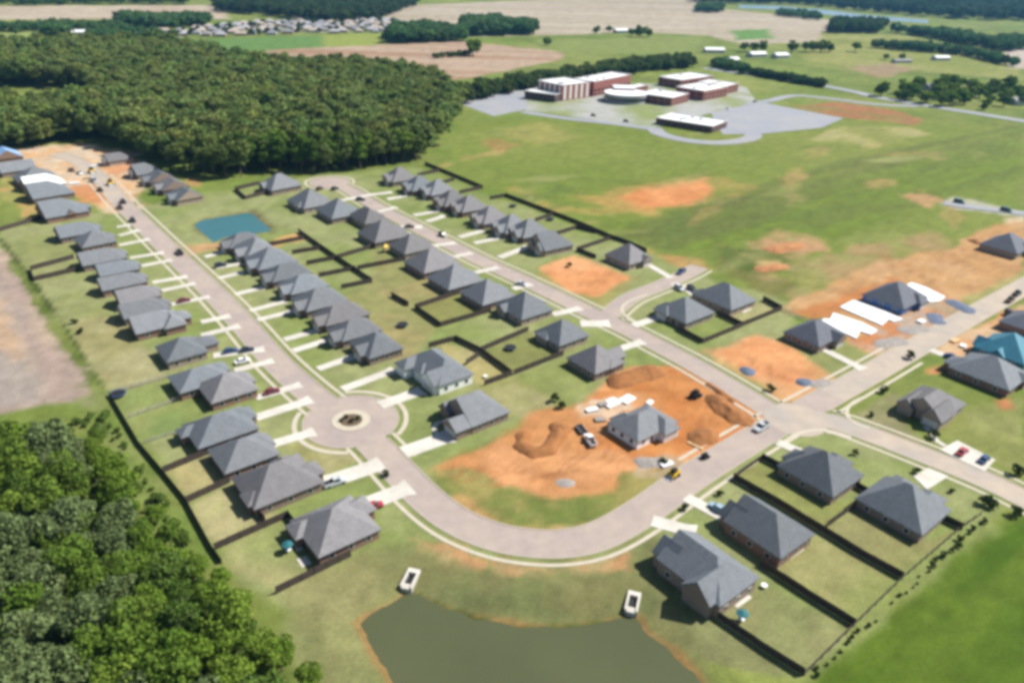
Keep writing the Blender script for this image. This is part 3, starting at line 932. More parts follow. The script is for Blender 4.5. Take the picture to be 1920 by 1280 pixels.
# pavements swinging round the street corners
for px, lab in (([(1622, 744), (1602, 753), (1589, 766), (1590, 781), (1606, 794), (1630, 803)], 'pavement curving round the corner lawn of the crossing'),
                ([(1468, 831), (1484, 819), (1506, 810), (1534, 806), (1566, 810), (1596, 820)], 'pavement curving past the crossing house'),
                ([(1214, 552), (1184, 563), (1168, 574), (1168, 587), (1186, 600), (1206, 610)], 'pavement curving round the corner of the side street')):
    ribbon(smooth_line(px), -0.55, 0.55, 0.082, 'sidewalk', M_WALK, lab, 'pavement')

# school roads and car parks, road beyond
for poly, lab, z in (([(855, 192), (905, 179), (960, 167), (1012, 160), (1012, 190), (985, 206), (925, 218)], 'grey asphalt car park left of the school', 0.06),
                     ([(1340, 228), (1330, 205), (1420, 190), (1462, 199), (1582, 222), (1540, 240), (1420, 252), (1355, 252)], 'large grey asphalt car park right of the school', 0.09),
                     ([(990, 172), (1340, 150), (1400, 165), (1420, 192), (1335, 212), (1225, 240), (1120, 226), (985, 207)], 'pale paved forecourt between the school buildings', 0.12)):
    sheet('car_park', ground_np(poly), z, M_ROADG if 'car' in lab else M_CONC if False else material('forecourt', alb(192, 194, 190), 0.9, 0.1, 0.1, col2=alb(150, 164, 100)), lab, 'car park')
for px, w2, lab, z in (([(980, 210), (1060, 222), (1150, 232), (1230, 243)], 5, 'narrow road in front of the school', 0.15),
                       ([(1225, 240), (1240, 252), (1290, 264), (1350, 268), (1400, 262), (1412, 252), (1385, 245)], 6, 'asphalt loop round the low white building', 0.18),
                       ([(1320, 128), (1400, 140), (1500, 154), (1600, 172), (1640, 182), (1720, 196), (1830, 213), (1960, 234)], 6.5, 'pale grey road passing beyond the school', 0.21),
                       ([(1400, 195), (1440, 190), (1490, 180), (1560, 186), (1640, 196), (1720, 200)], 5, 'pale access road joining the car park', 0.24),
                       ([(1770, 381), (1800, 386), (1850, 392), (1930, 402)], 4, 'grey gravel lane in the meadow', 0.27)):
    ribbon(smooth_line(px), -w2, w2, z, 'road', M_ROADG, lab, 'road')


# ------------------------------------------------------------------ houses
def roof_prism(mb, x0, x1, y0, y1, ze, pitch, axis, e0, e1, mi=0, fas=0.2):
    """closed hip/gable roof solid; e0/e1 = 'h' or 'g' at the low/high end of the ridge axis. returns ridge height"""
    if axis == 'y':
        tmp = MB()
        zr = roof_prism(tmp, y0, y1, x0, x1, ze, pitch, 'x', e0, e1, mi, fas)
        mb.add([(p[1], p[0], p[2]) for p in tmp.v], [tuple(reversed(f)) for f in tmp.f], mi)
        return zr
    h = (y1 - y0) / 2
    rise = h * math.tan(pitch)
    ym = (y0 + y1) / 2
    i0 = h if e0 == 'h' else 0.0
    i1 = h if e1 == 'h' else 0.0
    if i0 + i1 > (x1 - x0) - 0.4:
        k = (x1 - x0 - 0.4) / (i0 + i1)
        i0, i1 = i0 * k, i1 * k
    vs = [(x0, y0, ze - fas), (x1, y0, ze - fas), (x1, y1, ze - fas), (x0, y1, ze - fas), (x0, y0, ze), (x1, y0, ze), (x1, y1, ze), (x0, y1, ze),
          (x0 + i0, ym, ze + rise), (x1 - i1, ym, ze + rise)]
    fs = [(3, 2, 1, 0), (0, 1, 5, 4), (1, 2, 6, 5), (2, 3, 7, 6), (3, 0, 4, 7), (4, 5, 9, 8), (6, 7, 8, 9), (5, 6, 9), (7, 4, 8)]
    mb.add(vs, fs, mi)
    return ze + rise


def gable_panel(x, ya, yb, ze, pitch, sgn, axis, mat, parent):
    """thin triangular gable wall, a few cm proud of the roof's end"""
    h = (yb - ya) / 2 - 0.35
    ym = (ya + yb) / 2
    zt = ze + h * math.tan(pitch)
    xa, xb = (x + 0.004, x + 0.05) if sgn > 0 else (x - 0.05, x - 0.004)
    t = [(ym - h, ze - 0.12), (ym + h, ze - 0.12), (ym, zt - 0.12)]
    vs = [(xa, p[0], p[1]) for p in t] + [(xb, p[0], p[1]) for p in t]
    if axis == 'y':
        vs = [(p[1], p[0], p[2]) for p in vs]
    mb = MB()
    mb.add(vs, [(0, 2, 1), (3, 4, 5), (0, 1, 4, 3), (1, 2, 5, 4), (2, 0, 3, 5)])
    return mb.build('gable', mat, parent)


def wall_item(name, side, rect, at, w, z0, z1, mat, parent, proud=0.05, sub=None, submat=None):
    """flat item (door, window) on a wall of rect, side x-/x+/y-/y+, at = position along that wall"""
    x0, x1, y0, y1 = rect
    mb, sb = MB(), MB()

    def mk(m, w, z0, z1, p0, p1):
        if side == 'x-':
            m.box(x0 - p1, x0 - p0, at - w / 2, at + w / 2, z0, z1)
        elif side == 'x+':
            m.box(x1 + p0, x1 + p1, at - w / 2, at + w / 2, z0, z1)
        elif side == 'y-':
            m.box(at - w / 2, at + w / 2, y0 - p1, y0 - p0, z0, z1)
        else:
            m.box(at - w / 2, at + w / 2, y1 + p0, y1 + p1, z0, z1)
    mk(mb, w, z0, z1, 0.003, proud)
    o = mb.build(name, mat, parent)
    if sub:
        mk(sb, w - 0.22, z0 + 0.11, z1 - 0.11, proud + 0.003, proud + 0.02)
        sb.build(sub, submat, o)
    return o


def house(px, label, front='x+', ends='hh', pitch=32, eave=2.75, roofm=None, wallm=None, wings=(), group=None, level=2, size=None, axis=None, rot=0.0, extra=None, gablem=None, vents=True, grow_=1.13):
    """px = three eave corners in the photo (rear-left L, nearest B, right R) giving the footprint on the ground grid"""
    P = ground_np(px, eave)
    Lp, B, R = P
    dl, dr = Lp - B, R - B
    lu, lv = float(np.hypot(*dl)), float(np.hypot(*dr))
    lu, lv = min(max(lu, 10.2), 16.0), min(max(lv, 11.5), 17.5)
    lu, lv = lu * grow_, lv * (1 + (grow_ - 1) * 0.55)
    if size:
        lu, lv = size
    ang = V_ANG + math.radians(rot)
    ca, sa = math.cos(ang), math.sin(ang)
    cx = B[0] + ca * lv / 2 - sa * lu / 2
    cy = B[1] + sa * lv / 2 + ca * lu / 2
    t = thing('house', (cx, cy, 0), ang, label, 'house', group)
    roofm = roofm or M_ROOF[rng.randrange(3)]
    wallm = wallm or M_BRICK[rng.randrange(3)]
    X, Y = lv / 2, lu / 2
    pt = math.radians(pitch)
    ax = axis or ('x' if lv >= lu * 0.97 else 'y')
    rf, wl = MB(), MB()
    roof_prism(rf, -X, X, -Y, Y, eave, pt, ax, ends[0], ends[1])
    ov = 0.45
    rect = (-X + ov, X - ov, -Y + ov, Y - ov)
    wl.box(*rect, 0.0, eave - 0.2, top=False, bottom=False)
    gm_ = gablem or wallm
    for e, sg in ((ends[0], -1), (ends[1], 1)):
        if e == 'g':
            if ax == 'x':
                gable_panel(sg * X, -Y, Y, eave, pt, sg, 'x', gm_, t)
            else:
                gable_panel(sg * Y, -X, X, eave, pt, sg, 'y', gm_, t)
    grect = rect
    for wi, wg in enumerate(wings):
        # wing = (side, centre along the wall, width, how far it sticks out, how deep its roof runs into the main one, pitch, end)
        side, cpos, wd, outd, dep, wp, we = wg
        wp = math.radians(wp)
        ze = eave + 0.03 + 0.02 * wi
        c0, c1 = cpos - wd / 2, cpos + wd / 2
        if side in ('x+', 'x-'):
            sg = 1 if side == 'x+' else -1
            xo = sg * (X + outd)
            xi = sg * (X - dep)
            a0, a1 = min(xo, xi), max(xo, xi)
            roof_prism(rf, a0, a1, c0, c1, ze, wp, 'x', we if sg < 0 else 'g', we if sg > 0 else 'g')
            wr = (a0 + (ov if sg < 0 else 0), a1 - (ov if sg > 0 else 0), c0 + ov, c1 - ov)
            if we == 'g':
                gable_panel(xo, c0, c1, ze, wp, sg, 'x', gm_, t)
        else:
            sg = 1 if side == 'y+' else -1
            yo = sg * (Y + outd)
            yi = sg * (Y - dep)
            a0, a1 = min(yo, yi), max(yo, yi)
            roof_prism(rf, c0, c1, a0, a1, ze, wp, 'y', we if sg < 0 else 'g', we if sg > 0 else 'g')
            wr = (c0 + ov, c1 - ov, a0 + (ov if sg < 0 else 0), a1 - (ov if sg > 0 else 0))
            if we == 'g':
                gable_panel(yo, c0, c1, ze, wp, sg, 'y', gm_, t)
        if outd > 0.3:
            wl.box(*wr, 0.0, eave - 0.2 - 0.01 * wi, top=False, bottom=False)
        if side == front and wi == 0:
            grect = wr
    rf.build('roof', roofm, t)
    wl.build('wall', wallm, t)
    # openings
    alongf = (grect[2] + grect[3]) / 2 if front[0] == 'x' else (grect[0] + grect[1]) / 2
    spanf = (grect[3] - grect[2]) if front[0] == 'x' else (grect[1] - grect[0])
    wall_item('garage_door', front, grect, alongf, min(4.9, spanf - 1.0), 0.02, 2.2, M_GARAGE, t)
    if level >= 2:
        r = rect
        spf = (r[3] - r[2]) if front[0] == 'x' else (r[1] - r[0])
        mid = 0.0
        off = -spf * 0.30 if alongf > mid else spf * 0.30
        wall_item('front_door', front, r, off * 0.45, 1.05, 0.1, 2.15, M_DOOR, t, 0.06)
        for side in ('x-', 'y-'):
            if side == front:
                spots = [off * 1.15]
            else:
                sp = (r[3] - r[2]) if side[0] == 'x' else (r[1] - r[0])
                spots = [-sp * 0.3, sp * 0.02, sp * 0.32]
            for q in spots:
                wall_item('window', side, r, q, 1.25, 0.85, 2.2, M_TRIM, t, 0.06, 'pane', M_GLASS)
        if vents:
            # flue pipes through the back slope
            for q in (-0.22, 0.12):
                vb = MB()
                if ax == 'x':
                    zz = eave + (Y * 0.55) * math.tan(pt)
                    vb.cyl((q * X * 1.2, Y * 0.45), 0.09, zz - 0.4, zz + 0.45, 8)
                else:
                    zz = eave + (X * 0.5) * math.tan(pt)
                    vb.cyl((X * 0.5, q * Y * 1.2), 0.09, zz - 0.4, zz + 0.45, 8)
                vb.build('vent_pipe', M_METAL, t)
    if extra:
        extra(t, X, Y, eave, pt, roofm, wallm)
    return t


def px3(*a):
    return [(a[0], a[1]), (a[2], a[3]), (a[4], a[5])]


def row(lst, fmt, group, **kw):
    for i, it in enumerate(lst):
        p, opts = it
        o = dict(kw)
        o.update(opts)
        lab = o.pop('label', None) or fmt.format(ORD[i])
        house(px3(*p), lab, group=group, **o)


def front_wing(side, c, w=6.4, out=2.0, dep=7.5, pitch=34, end='h'):
    return (side, c, w, out, dep, pitch, end)


FW = front_wing
GW = 'houses backing onto the bare field'
row([
    ((556, 980, 597, 1046, 712, 1000), dict(label='grey-roofed house nearest the near wood, beside a red car on its driveway', wings=(FW('x+', 2.2, 6.4, 2.4, 8), ('x-', 3.3, 5.6, 1.6, 6.5, 32, 'h')), pitch=34)),
    ((434, 903, 476, 956, 608, 921), dict(label='wide grey hipped house with fenced dry yard and silver pickup on its driveway', wings=(FW('x+', -1.0, 6.0, 2.0, 8), ('y+', 3.6, 4.6, 0.8, 6, 36, 'h'), ('x-', -2.8, 5.4, 0.7, 4.5, 30, 'h')), pitch=35)),
    ((393, 847, 421, 889, 520, 854), dict(label='long grey hipped house between the two dry fenced yards and lawn', wings=(FW('x+', 1.4, 6.2, 0.9, 7),), pitch=32)),
    ((338, 803, 371, 842, 480, 805), dict(label='grey gabled house directly across the street from the roundabout', wings=(FW('x+', 2.2, 6.2, 1.8, 8, 34), ('x-', 2.9, 5.0, 1.9, 5, 30, 'h')), pitch=32)),
    ((367, 725, 396, 757, 480, 731), dict(label='brick house with a maroon car on its driveway', wings=(FW('x+', 1.5, 6.5, 1.2, 8),), pitch=35, wallm=M_BRICK[0])),
    ((319, 708, 337, 738, 430, 709), dict(label='low grey house with a pale picket-fenced back yard', wings=(FW('x+', 2.0, 6.0, 1.2, 8),), pitch=30)),
    ((288, 654, 313, 680, 383, 663), dict(label='grey hipped house with blue cars on its driveway', wings=(FW('x+', 0.8, 6.6, 4.8, 7.5, 32),), pitch=33, wallm=M_BRICK[1])),
    ((238, 605, 255, 627, 340, 604), dict(label='L-shaped grey house whose dark valley faces the back yard', wings=(FW('x+', -0.2, 6.2, 3.2, 8, 33), ('y-', 4.3, 7.2, 1.5, 6, 36, 'h')), ends='gh', pitch=33)),
], '{}', GW, front='x+', ends='hh')
row([
    ((217, 578, 233, 599, 323, 580), {}), ((210, 552, 226, 571, 302, 552), {}), ((173, 533, 192, 546, 277, 527), {}), ((181, 506, 188, 519, 263, 503), {}), ((143, 482, 155, 499, 240, 483), {}),
    ((135, 448, 154, 465, 218, 450), dict(ends='hh', rot=3)), ((104, 432, 113, 447, 190, 431), dict(rot=3)),
], 'narrow grey-roofed house, {} of the tight row beyond the L-shaped house', GW, front='x+', ends='gh', pitch=32, wings=(FW('x+', 1.0, 5.6, 1.2, 7),), rot=0.0, grow_=1.0)
row([
    ((77, 389, 86, 410, 160, 394), dict(label='grey house with dark dormer gable at the edge of the unfinished lots', wings=(FW('x+', -1.2, 5.6, 2.4, 7), ('y-', 1.5, 4.6, 0.2, 5, 38, 'g')), ends='gh')),
    ((54, 358, 62, 374, 134, 359), dict(label='pale blue-grey roofed house beside the white-decked roof', ends='gh')),
    ((43, 343, 50, 354, 118, 342), dict(label='unfinished house with a bright white roof deck', roofm=M_WHITE, ends='gh')),
    ((25, 327, 38, 345, 108, 331), dict(label='dark gabled house between white roof and large grey roof', ends='hh')),
    ((-8, 305, 2, 325, 70, 314), dict(label='large pale grey roof at the left frame edge by the forest', ends='gg', size=(13, 17))),
    ((-22, 288, -14, 301, 40, 293), dict(label='house with pale blue roof underlay beside the forest', roofm=M_BLUEPALE, ends='gh')),
], '{}', 'unfinished houses near the forest', front='x+', ends='hh', level=1, rot=5)
row([
    ((196, 294, 203, 304, 252, 297), dict(label='lone grey-roofed house on the clay lots against the forest', size=(11, 14))),
    ((240, 317, 257, 329, 303, 319), dict(label='grey house furthest along the row below the forest', size=(14, 14))),
    ((262, 328, 281, 343, 328, 333), dict(label='second grey house of the row below the forest', size=(14.5, 14))),
    ((284, 341, 305, 358, 354, 348), dict(label='third grey house of the row below the forest', size=(14.5, 14))),
    ((310, 358, 331, 377, 377, 367), dict(label='end house with a blank brick side wall facing the teal pond', size=(15, 13.5), wallm=M_BRICK[1], ends='gh')),
], '{}', 'houses below the forest', front='x-', ends='gh', level=1, rot=5, wings=(FW('x-', -1.5, 5.5, 1.8, 6, 36, 'g'),))
GC = 'houses between pond and roundabout'
row([
    ((419, 451, 431, 466, 502, 456), dict(label='grey-roofed house closest to the teal pond', size=(11, 15))),
    ((448, 463, 463, 485, 520, 472), {}), ((466, 485, 485, 507, 556, 492), {}), ((496, 512, 511, 530, 583, 514), {}), ((525, 534, 546, 553, 615, 537), {}), ((553, 561, 575, 585, 648, 563), {}),
    ((592, 590, 611, 612, 690, 590), {}), ((619, 622, 642, 641, 715, 621), {}), ((656, 645, 692, 673, 757, 656), dict(wings=(FW('x-', -1.0, 6.0, 1.5, 7, 38, 'g'),))),
], 'grey-roofed house, {} from the teal pond in the row towards the roundabout', GC, front='x-', ends='hh', pitch=35, wings=(FW('x-', -1.6, 5.8, 2.2, 6.5, 38, 'g'),), wallm=M_BRICK[2])
row([
    ((746, 668, 823, 724, 888, 700), dict(label='large house with a pale siding wall above the roundabout', size=(20, 12.5), ends='hh', axis='y', eave=3.4, wallm=M_SIDING, pitch=34,
     wings=(FW('x-', -5.6, 7.4, 1.4, 7, 40, 'g'), ('x-', 6.6, 6.0, 3.4, 7, 34, 'h'), ('x-', 1.0, 5.0, 0.8, 5, 36, 'h')))),
    ((831, 757, 885, 801, 963, 777), dict(label='grey gabled house with garage beside the orange clay lot', size=(14.5, 13), ends='gh', pitch=36, axis='x',
     wings=(FW('x-', -3.6, 7.0, 5.0, 9, 34, 'g'), ('x-', 4.0, 5.4, 1.6, 6, 44, 'g')))),
], '{}', GC, front='x-')
GD = 'houses along the cul-de-sac street, pond side'
row([
    ((490, 345, 509, 358, 560, 346), dict(size=(15, 17.5), wings=(FW('x+', 1.5, 6, 1.5, 7), ('x-', 2.0, 5.5, 0.8, 5, 38, 'g')), rot=5)),
    ((547, 370, 570, 392, 626, 378), dict(size=(18, 16.5), wings=(FW('x+', 2, 6, 1.5, 7), ('x-', -3, 5, 1.0, 5, 34, 'h')), rot=4)),
    ((599, 394, 622, 411, 676, 400), {}), ((655, 405, 684, 421, 719, 410), {}), ((677, 437, 703, 456, 766, 440), {}), ((730, 461, 759, 477, 809, 462), {}), ((762, 492, 795, 513, 853, 492), {}),
    ((798, 524, 841, 544, 900, 524), {}), ((862, 551, 905, 573, 965, 556), {}),
    ((941, 572, 978, 600, 1038, 583), dict(wings=(FW('x+', 1.5, 6, 1.8, 7), ('x-', 3.0, 5.0, 1.2, 5.5, 38, 'g')), ends='hh')),
    ((1003, 625, 1049, 649, 1103, 630), dict(wings=(FW('x+', 1.5, 6, 1.2, 7), ('x-', 2.0, 6.0, 0.8, 4, 28, 'h')))),
    ((1068, 673, 1116, 702, 1170, 680), dict(ends='hh', wings=(FW('x+', -0.6, 6.4, 3.2, 8, 35, 'g'), ('y-', 1.6, 4.0, 0.3, 6, 38, 'h')))),
], 'hipped grey house, {} from the cul-de-sac on the pond side of that street', GD, front='x+', ends='hh', pitch=39, wings=(FW('x+', 1.5, 6, 1.6, 7),))
GF = 'houses along the cul-de-sac street, meadow side'
row([
    ((716, 325, 736, 342, 783, 328), {}), ((752, 345, 773, 359, 815, 348), {}), ((786, 352, 808, 367, 850, 355), {}), ((812, 373, 834, 388, 874, 375), {}), ((850, 386, 867, 399, 916, 385), {}),
    ((884, 400, 907, 421, 957, 409), {}), ((928, 424, 948, 438, 1000, 424), {}), ((962, 433, 981, 447, 1020, 432), {}),
    ((989, 451, 1022, 471, 1064, 454), dict(wings=(FW('x-', -3.4, 5.6, 1.8, 6.5, 45, 'g'), ('x-', 2.8, 5.6, 0.8, 6.5, 45, 'g')), label='house with steep twin front gables beside the bare clay lot', ends='gh', wallm=M_BRICK[1])),
], 'grey gabled house, {} from the turning circle on the meadow side', GF, front='x-', ends='hh', pitch=40, rot=-5, wings=(FW('x-', -2.2, 5.6, 1.8, 6, 44, 'g'), ('x-', 3.0, 4.6, 0.8, 5.5, 44, 'g')), size=(14.0, 15.5))
row([
    ((1142, 478, 1180, 497, 1213, 482), dict(label='pyramid-roofed grey house alone between clay lot and meadow', front='y-', wings=(FW('y-', 3.0, 5.6, 1.2, 6, 36, 'g'),), pitch=40)),
    ((1234, 580, 1286, 607, 1334, 585), dict(label='dark hipped house at the corner of the side street', front='x-', wings=(FW('x-', 3.2, 6.0, 0.8, 6), ('y+', -3, 5.5, 0.8, 6, 36, 'h')), pitch=35)),
    ((1303, 555, 1371, 582, 1413, 563), dict(label='dark hipped house at the end of the side street, beside the meadow', front='y+', wings=(FW('y+', -4.0, 6.0, 1.2, 6),), pitch=37)),
    ((1471, 627, 1536, 651, 1590, 630), dict(label='dark hipped house next to the white foundation slabs', front='y-', wings=(FW('y-', 2.6, 6.0, 1.8, 7, 36, 'g'),), roofm=M_ROOFDK, pitch=35)),
    ((1841, 460, 1908, 477, 1950, 461), dict(label='dark hipped house on clay at the right edge of the meadow', front='y-', wings=(FW('y-', 2.6, 6.0, 1.5, 7, 36, 'g'),), roofm=M_ROOFDK, pitch=35, level=1)),
    ((1793, 690, 1893, 733, 1950, 712), dict(label='broad dark hipped house in front of the blue-wrapped roof', front='y+', wings=(FW('y+', -2.4, 7.4, 2.4, 7, 30, 'h'), ('y-', 3.4, 5.0, 1.0, 6, 34, 'g')), roofm=M_ROOF[2], pitch=33)),
    ((1841, 650, 1922, 685, 1975, 666), dict(label='unfinished house wrapped in bright blue roof underlay', front='y+', wings=(FW('y+', -3.6, 6.0, 1.0, 8, 40, 'g'), ('x-', 0.5, 5.0, 0.6, 5.5, 40, 'g')), roofm=M_ROOFBLUE, wallm=M_ROOFBLUE, gablem=M_ROOFBLUE, pitch=36)),
    ((1905, 612, 1938, 624, 1975, 606), dict(label='dark roof corner at the right frame edge above the blue roof', front='y+', level=1, roofm=M_ROOFDK)),
    ((1687, 749, 1768, 789, 1822, 758), dict(label='house with two steep dark gables above the crossing', front='x-', size=(13, 15), ends='gh', axis='x', pitch=33, wings=(FW('x-', -4.0, 6.0, 1.8, 7.5, 46, 'g'), ('x-', 3.6, 5.0, 1.4, 6.5, 46, 'g')))),
    ((1472, 883, 1562, 933, 1625, 897), dict(label='blue-grey hipped house at the crossing with a driveway to the bend', front='y+', size=(15.5, 14.5), wings=(FW('y+', 0.0, 6.4, 1.4, 7, 38), ('x+', -0.5, 6.0, 2.4, 7, 36, 'h'), ('x+', 3.0, 4.0, 1.0, 5, 36, 'h')), pitch=39, roofm=M_ROOF[2])),
    ((1616, 944, 1729, 1004, 1790, 957), dict(label='blue-grey hipped house with square white driveway near the crop field', front='x+', size=(16, 14.5), wings=(FW('x+', 3.6, 6.2, 2.4, 7, 36), ('x+', -3.0, 5.5, 3.0, 7, 34, 'h')), pitch=39, roofm=M_ROOF[2])),
    ((1364, 979, 1464, 1048, 1529, 998), dict(label='steep dark house with a dormer and a pale blue car on its driveway', front='y+', ends='hg', axis='y', size=(15.0, 13.0), wings=(FW('y+', -2.4, 6.6, 1.8, 3.2, 42, 'g'), ('x-', 1.5, 3.4, -2.2, 3.6, 30, 'g'), ('y-', 1.6, 3.4, -2.2, 3.6, 20, 'g')), pitch=35, roofm=M_ROOF[2], eave=3.2)),
    ((1283, 1037, 1350, 1138, 1425, 1075), dict(label='tall steep house nearest the camera beside the near pond', front='y+', ends='hg', axis='y', size=(16.5, 13.0), wings=(FW('y+', -2.4, 6.8, 1.8, 3.4, 42, 'g'), ('x-', -3.4, 7.4, 1.6, 6.5, 44, 'g'), ('y-', 0.8, 3.0, -2.4, 3.8, 20, 'g')), pitch=34, roofm=M_ROOF[2], eave=3.8, wallm=M_BRICK[2])),
    ((1152, 795, 1196, 829, 1277, 785), dict(label='half-built grey house standing in the orange clay lot', front='y-', size=(11.5, 16), ends='hh', wings=(FW('y-', 3.2, 6.4, 2.2, 7, 36), ('y+', -3.2, 6.0, 1.0, 6, 36, 'h')), pitch=33, wallm=M_SIDING)),
    ((1620, 557, 1695, 580, 1737, 558), dict(label='dark roofed house under construction with blue-wrapped walls', front='y-', wings=(FW('y-', 3.2, 6.4, 1.8, 7, 36),), roofm=M_ROOFDK, wallm=material('blue_wrap', (0.08, 0.16, 0.36), 0.6), pitch=35)),
], '{}', 'houses round the crossing')

# white foundation slabs waiting for houses
for poly, lab in (([(1537, 603), (1545, 599), (1556, 600), (1562, 588), (1616, 606), (1645, 621), (1632, 628), (1612, 622), (1605, 636)], 'white foundation slab next to the dark hipped house'),
                  ([(1574, 577), (1590, 569), (1600, 564), (1660, 586), (1693, 600), (1675, 604), (1665, 600), (1653, 611)], 'white foundation slab between two others, by the blue-wrapped house'),
                  ([(1697, 537), (1708, 531), (1735, 540), (1772, 558), (1760, 566), (1742, 568), (1730, 556)], 'white foundation slab half behind the dark unfinished roof')):
    mb = MB()
    mb.prism([tuple(p) for p in ground_np(poly)], 0.0, 0.45)
    tag(mb.build('foundation_slab', M_WHITE), lab, 'slab', 'foundation slabs')


# ------------------------------------------------------------------ fences
def fence(px, label, mat=None, h=2.0, style='board', group='back yard fences'):
    mat = mat or M_FENCE
    P = ground_np(px)
    t = thing('fence', (P[0][0], P[0][1], 0), 0, label, 'fence', group)
    for i in range(len(P) - 1):
        a, b2 = P[i] - P[0], P[i + 1] - P[0]
        d = b2 - a
        ln = float(np.hypot(*d))
        ang = math.atan2(d[1], d[0])
        c = (a + b2) / 2
        mb = MB()
        if style == 'board':
            # boards in bays, each a touch different in height, with posts
            nb = max(1, int(ln / 2.4))
            for k in range(nb):
                f0, f1 = k / nb, (k + 1) / nb
                cc = a + d * (f0 + f1) / 2
                mb.obox(cc, ang, ln / nb - 0.02, 0.045, 0.04, h + rng.uniform(-0.05, 0.05))
            for k in range(nb + 1):
                pp = a + d * (k / nb)
                mb.obox(pp, ang, 0.11, 0.13, 0.0, h + 0.08)
        else:
            nb = max(1, int(ln / 2.6))
            for k in range(nb + 1):
                mb.obox(a + d * (k / nb), ang, 0.12, 0.12, 0.0, h + 0.05)
            for zz in (0.35, 0.8, h - 0.1):
                mb.obox(c, ang, ln, 0.05, zz, zz + (0.12 if style == 'rail' else 0.06))
            if style == 'picket':
                n = int(ln / 0.35)
                for k in range(n):
                    mb.obox(a + d * ((k + 0.5) / n), ang, 0.1, 0.03, 0.08, h)
        mb.build('fence_panel', mat, t)
    return t


fence([(206, 741), (262, 836), (306, 888)], 'dark board fence between the near wood and the street-end lawns', h=1.5)
fence([(306, 888), (349, 941), (398, 1031), (416, 1056)], 'dark board fence at the wood edge behind the dry yards', h=1.5)
fence([(307, 886), (392, 851)], 'brown board fence along the upper side of the dry yards')
fence([(351, 942), (431, 905)], 'brown board fence parting the two dry yards')
fence([(403, 1031), (541, 969), (554, 986)], 'brown board fence below the lower dry yard')
fence([(482, 962), (498, 979)], 'very short board fence at the corner of the wide hipped house')
fence([(518, 1113), (590, 1077), (658, 1043)], 'brown board fence below the house nearest the wood')
fence([(210, 738), (318, 708)], 'pale picket fence beside the blue trampoline', M_FENCEG, 1.3, 'picket')
fence([(240, 784), (372, 738)], 'pale picket fence below the one by the blue trampoline', M_FENCEG, 1.3, 'picket')
fence([(270, 831), (350, 806)], 'low pale rail fence on the lawn opposite the roundabout', M_FENCEG, 1.0, 'picket')
fence([(139, 485), (58, 507), (65, 527), (148, 508)], 'dark board fence round a narrow yard beside the bare field')
fence([(-6, 436), (78, 411)], 'dark fence crossing the pale lawn below the unfinished lots at the left')
fence([(487, 346), (441, 357), (461, 374), (503, 363)], 'dark board fence round a small yard in front of the forest')
fence([(560, 436), (631, 486), (698, 530), (640, 542)], 'long dark board fence behind the houses below the teal pond')
for i, (a, b2) in enumerate([((504, 462), (571, 449)), ((548, 477), (600, 468)), ((575, 497), (633, 486)), ((598, 520), (667, 506))]):
    fence([a, b2], f'brown yard fence, {ORD[i]} from the teal pond running up to the long dark fence')
fence([(633, 485), (706, 463)], 'brown board fence above the yard with the play set')
fence([(670, 506), (757, 489)], 'brown board fence below the yard with the play set')
fence([(734, 556), (766, 574)], 'short free-standing dark fence in the middle lawn')
fence([(862, 551), (778, 579), (826, 613), (920, 585)], 'dark board fence round an empty green yard in the middle lawns')
fence([(804, 652), (855, 638), (902, 661), (960, 704), (908, 723)], 'dark board fence behind the large pale-sided house')
fence([(902, 659), (990, 621)], 'brown board fence above the yard with the round trampoline')
fence([(963, 703), (1056, 666)], 'brown board fence below the yard with the round trampoline')
fence([(874, 684), (897, 669)], 'short brown fence beside the large pale-sided house')
fence([(797, 309), (850, 331), (905, 354)], 'dark board fence along the meadow near the forest')
fence([(783, 331), (824, 322)], 'thin brown fence, nearest to the forest of those on the meadow side')
fence([(822, 347), (852, 339)], 'thin brown fence, second from the forest on the meadow side')
fence([(861, 364), (903, 354)], 'thin brown fence, third from the forest on the meadow side')
fence([(918, 375), (949, 369), (1080, 419), (1145, 447), (1180, 459), (1212, 474)], 'long dark board fence along the meadow')
fence([(1003, 416), (1036, 405)], 'brown fence between two meadow-side yards behind the gabled row')
fence([(1043, 441), (1082, 429), (1118, 438)], 'brown fence behind the steep twin-gabled house')
fence([(1143, 450), (1081, 471), (1117, 485)], 'dark fence round the yard of the pyramid-roofed house')
fence([(1272, 608), (1273, 621), (1317, 644), (1391, 613)], 'dark board fence round the corner house yard by the side street')
fence([(1345, 591), (1391, 612), (1465, 582), (1430, 563)], 'dark board fence round the yard at the meadow corner')
fence([(1468, 583), (1508, 601)], 'low thin fence running to the foundation slabs', M_FENCEG, 1.2, 'rail')
fence([(1428, 861), (1468, 882)], 'short dark fence beside the crossing driveway')
fence([(1428, 860), (1375, 897)], 'low dark fence along the pavement of the bend', h=1.5)
fence([(1374, 898), (1460, 947), (1534, 993), (1610, 1040), (1691, 1085)], 'long dark board fence between the steep dark house and the crossing house')
fence([(1549, 989), (1612, 943)], 'thin brown fence joining the two blue-grey hipped houses')
fence([(1604, 914), (1632, 930)], 'short dark fence between the two blue-grey hipped houses')
fence([(1768, 976), (1803, 993)], 'short dark fence at the corner nearest the crop field')
fence([(1425, 1060), (1510, 1116), (1601, 1173)], 'long dark board fence between the two steep houses')
fence([(1333, 1151), (1436, 1222), (1506, 1266)], 'long dark board fence below the tallest steep house')
fence([(1508, 1266), (1601, 1174), (1691, 1086), (1800, 992), (1838, 966)], 'open rail fence dividing back yards from the green crop field', M_FENCE, 1.3, 'rail')


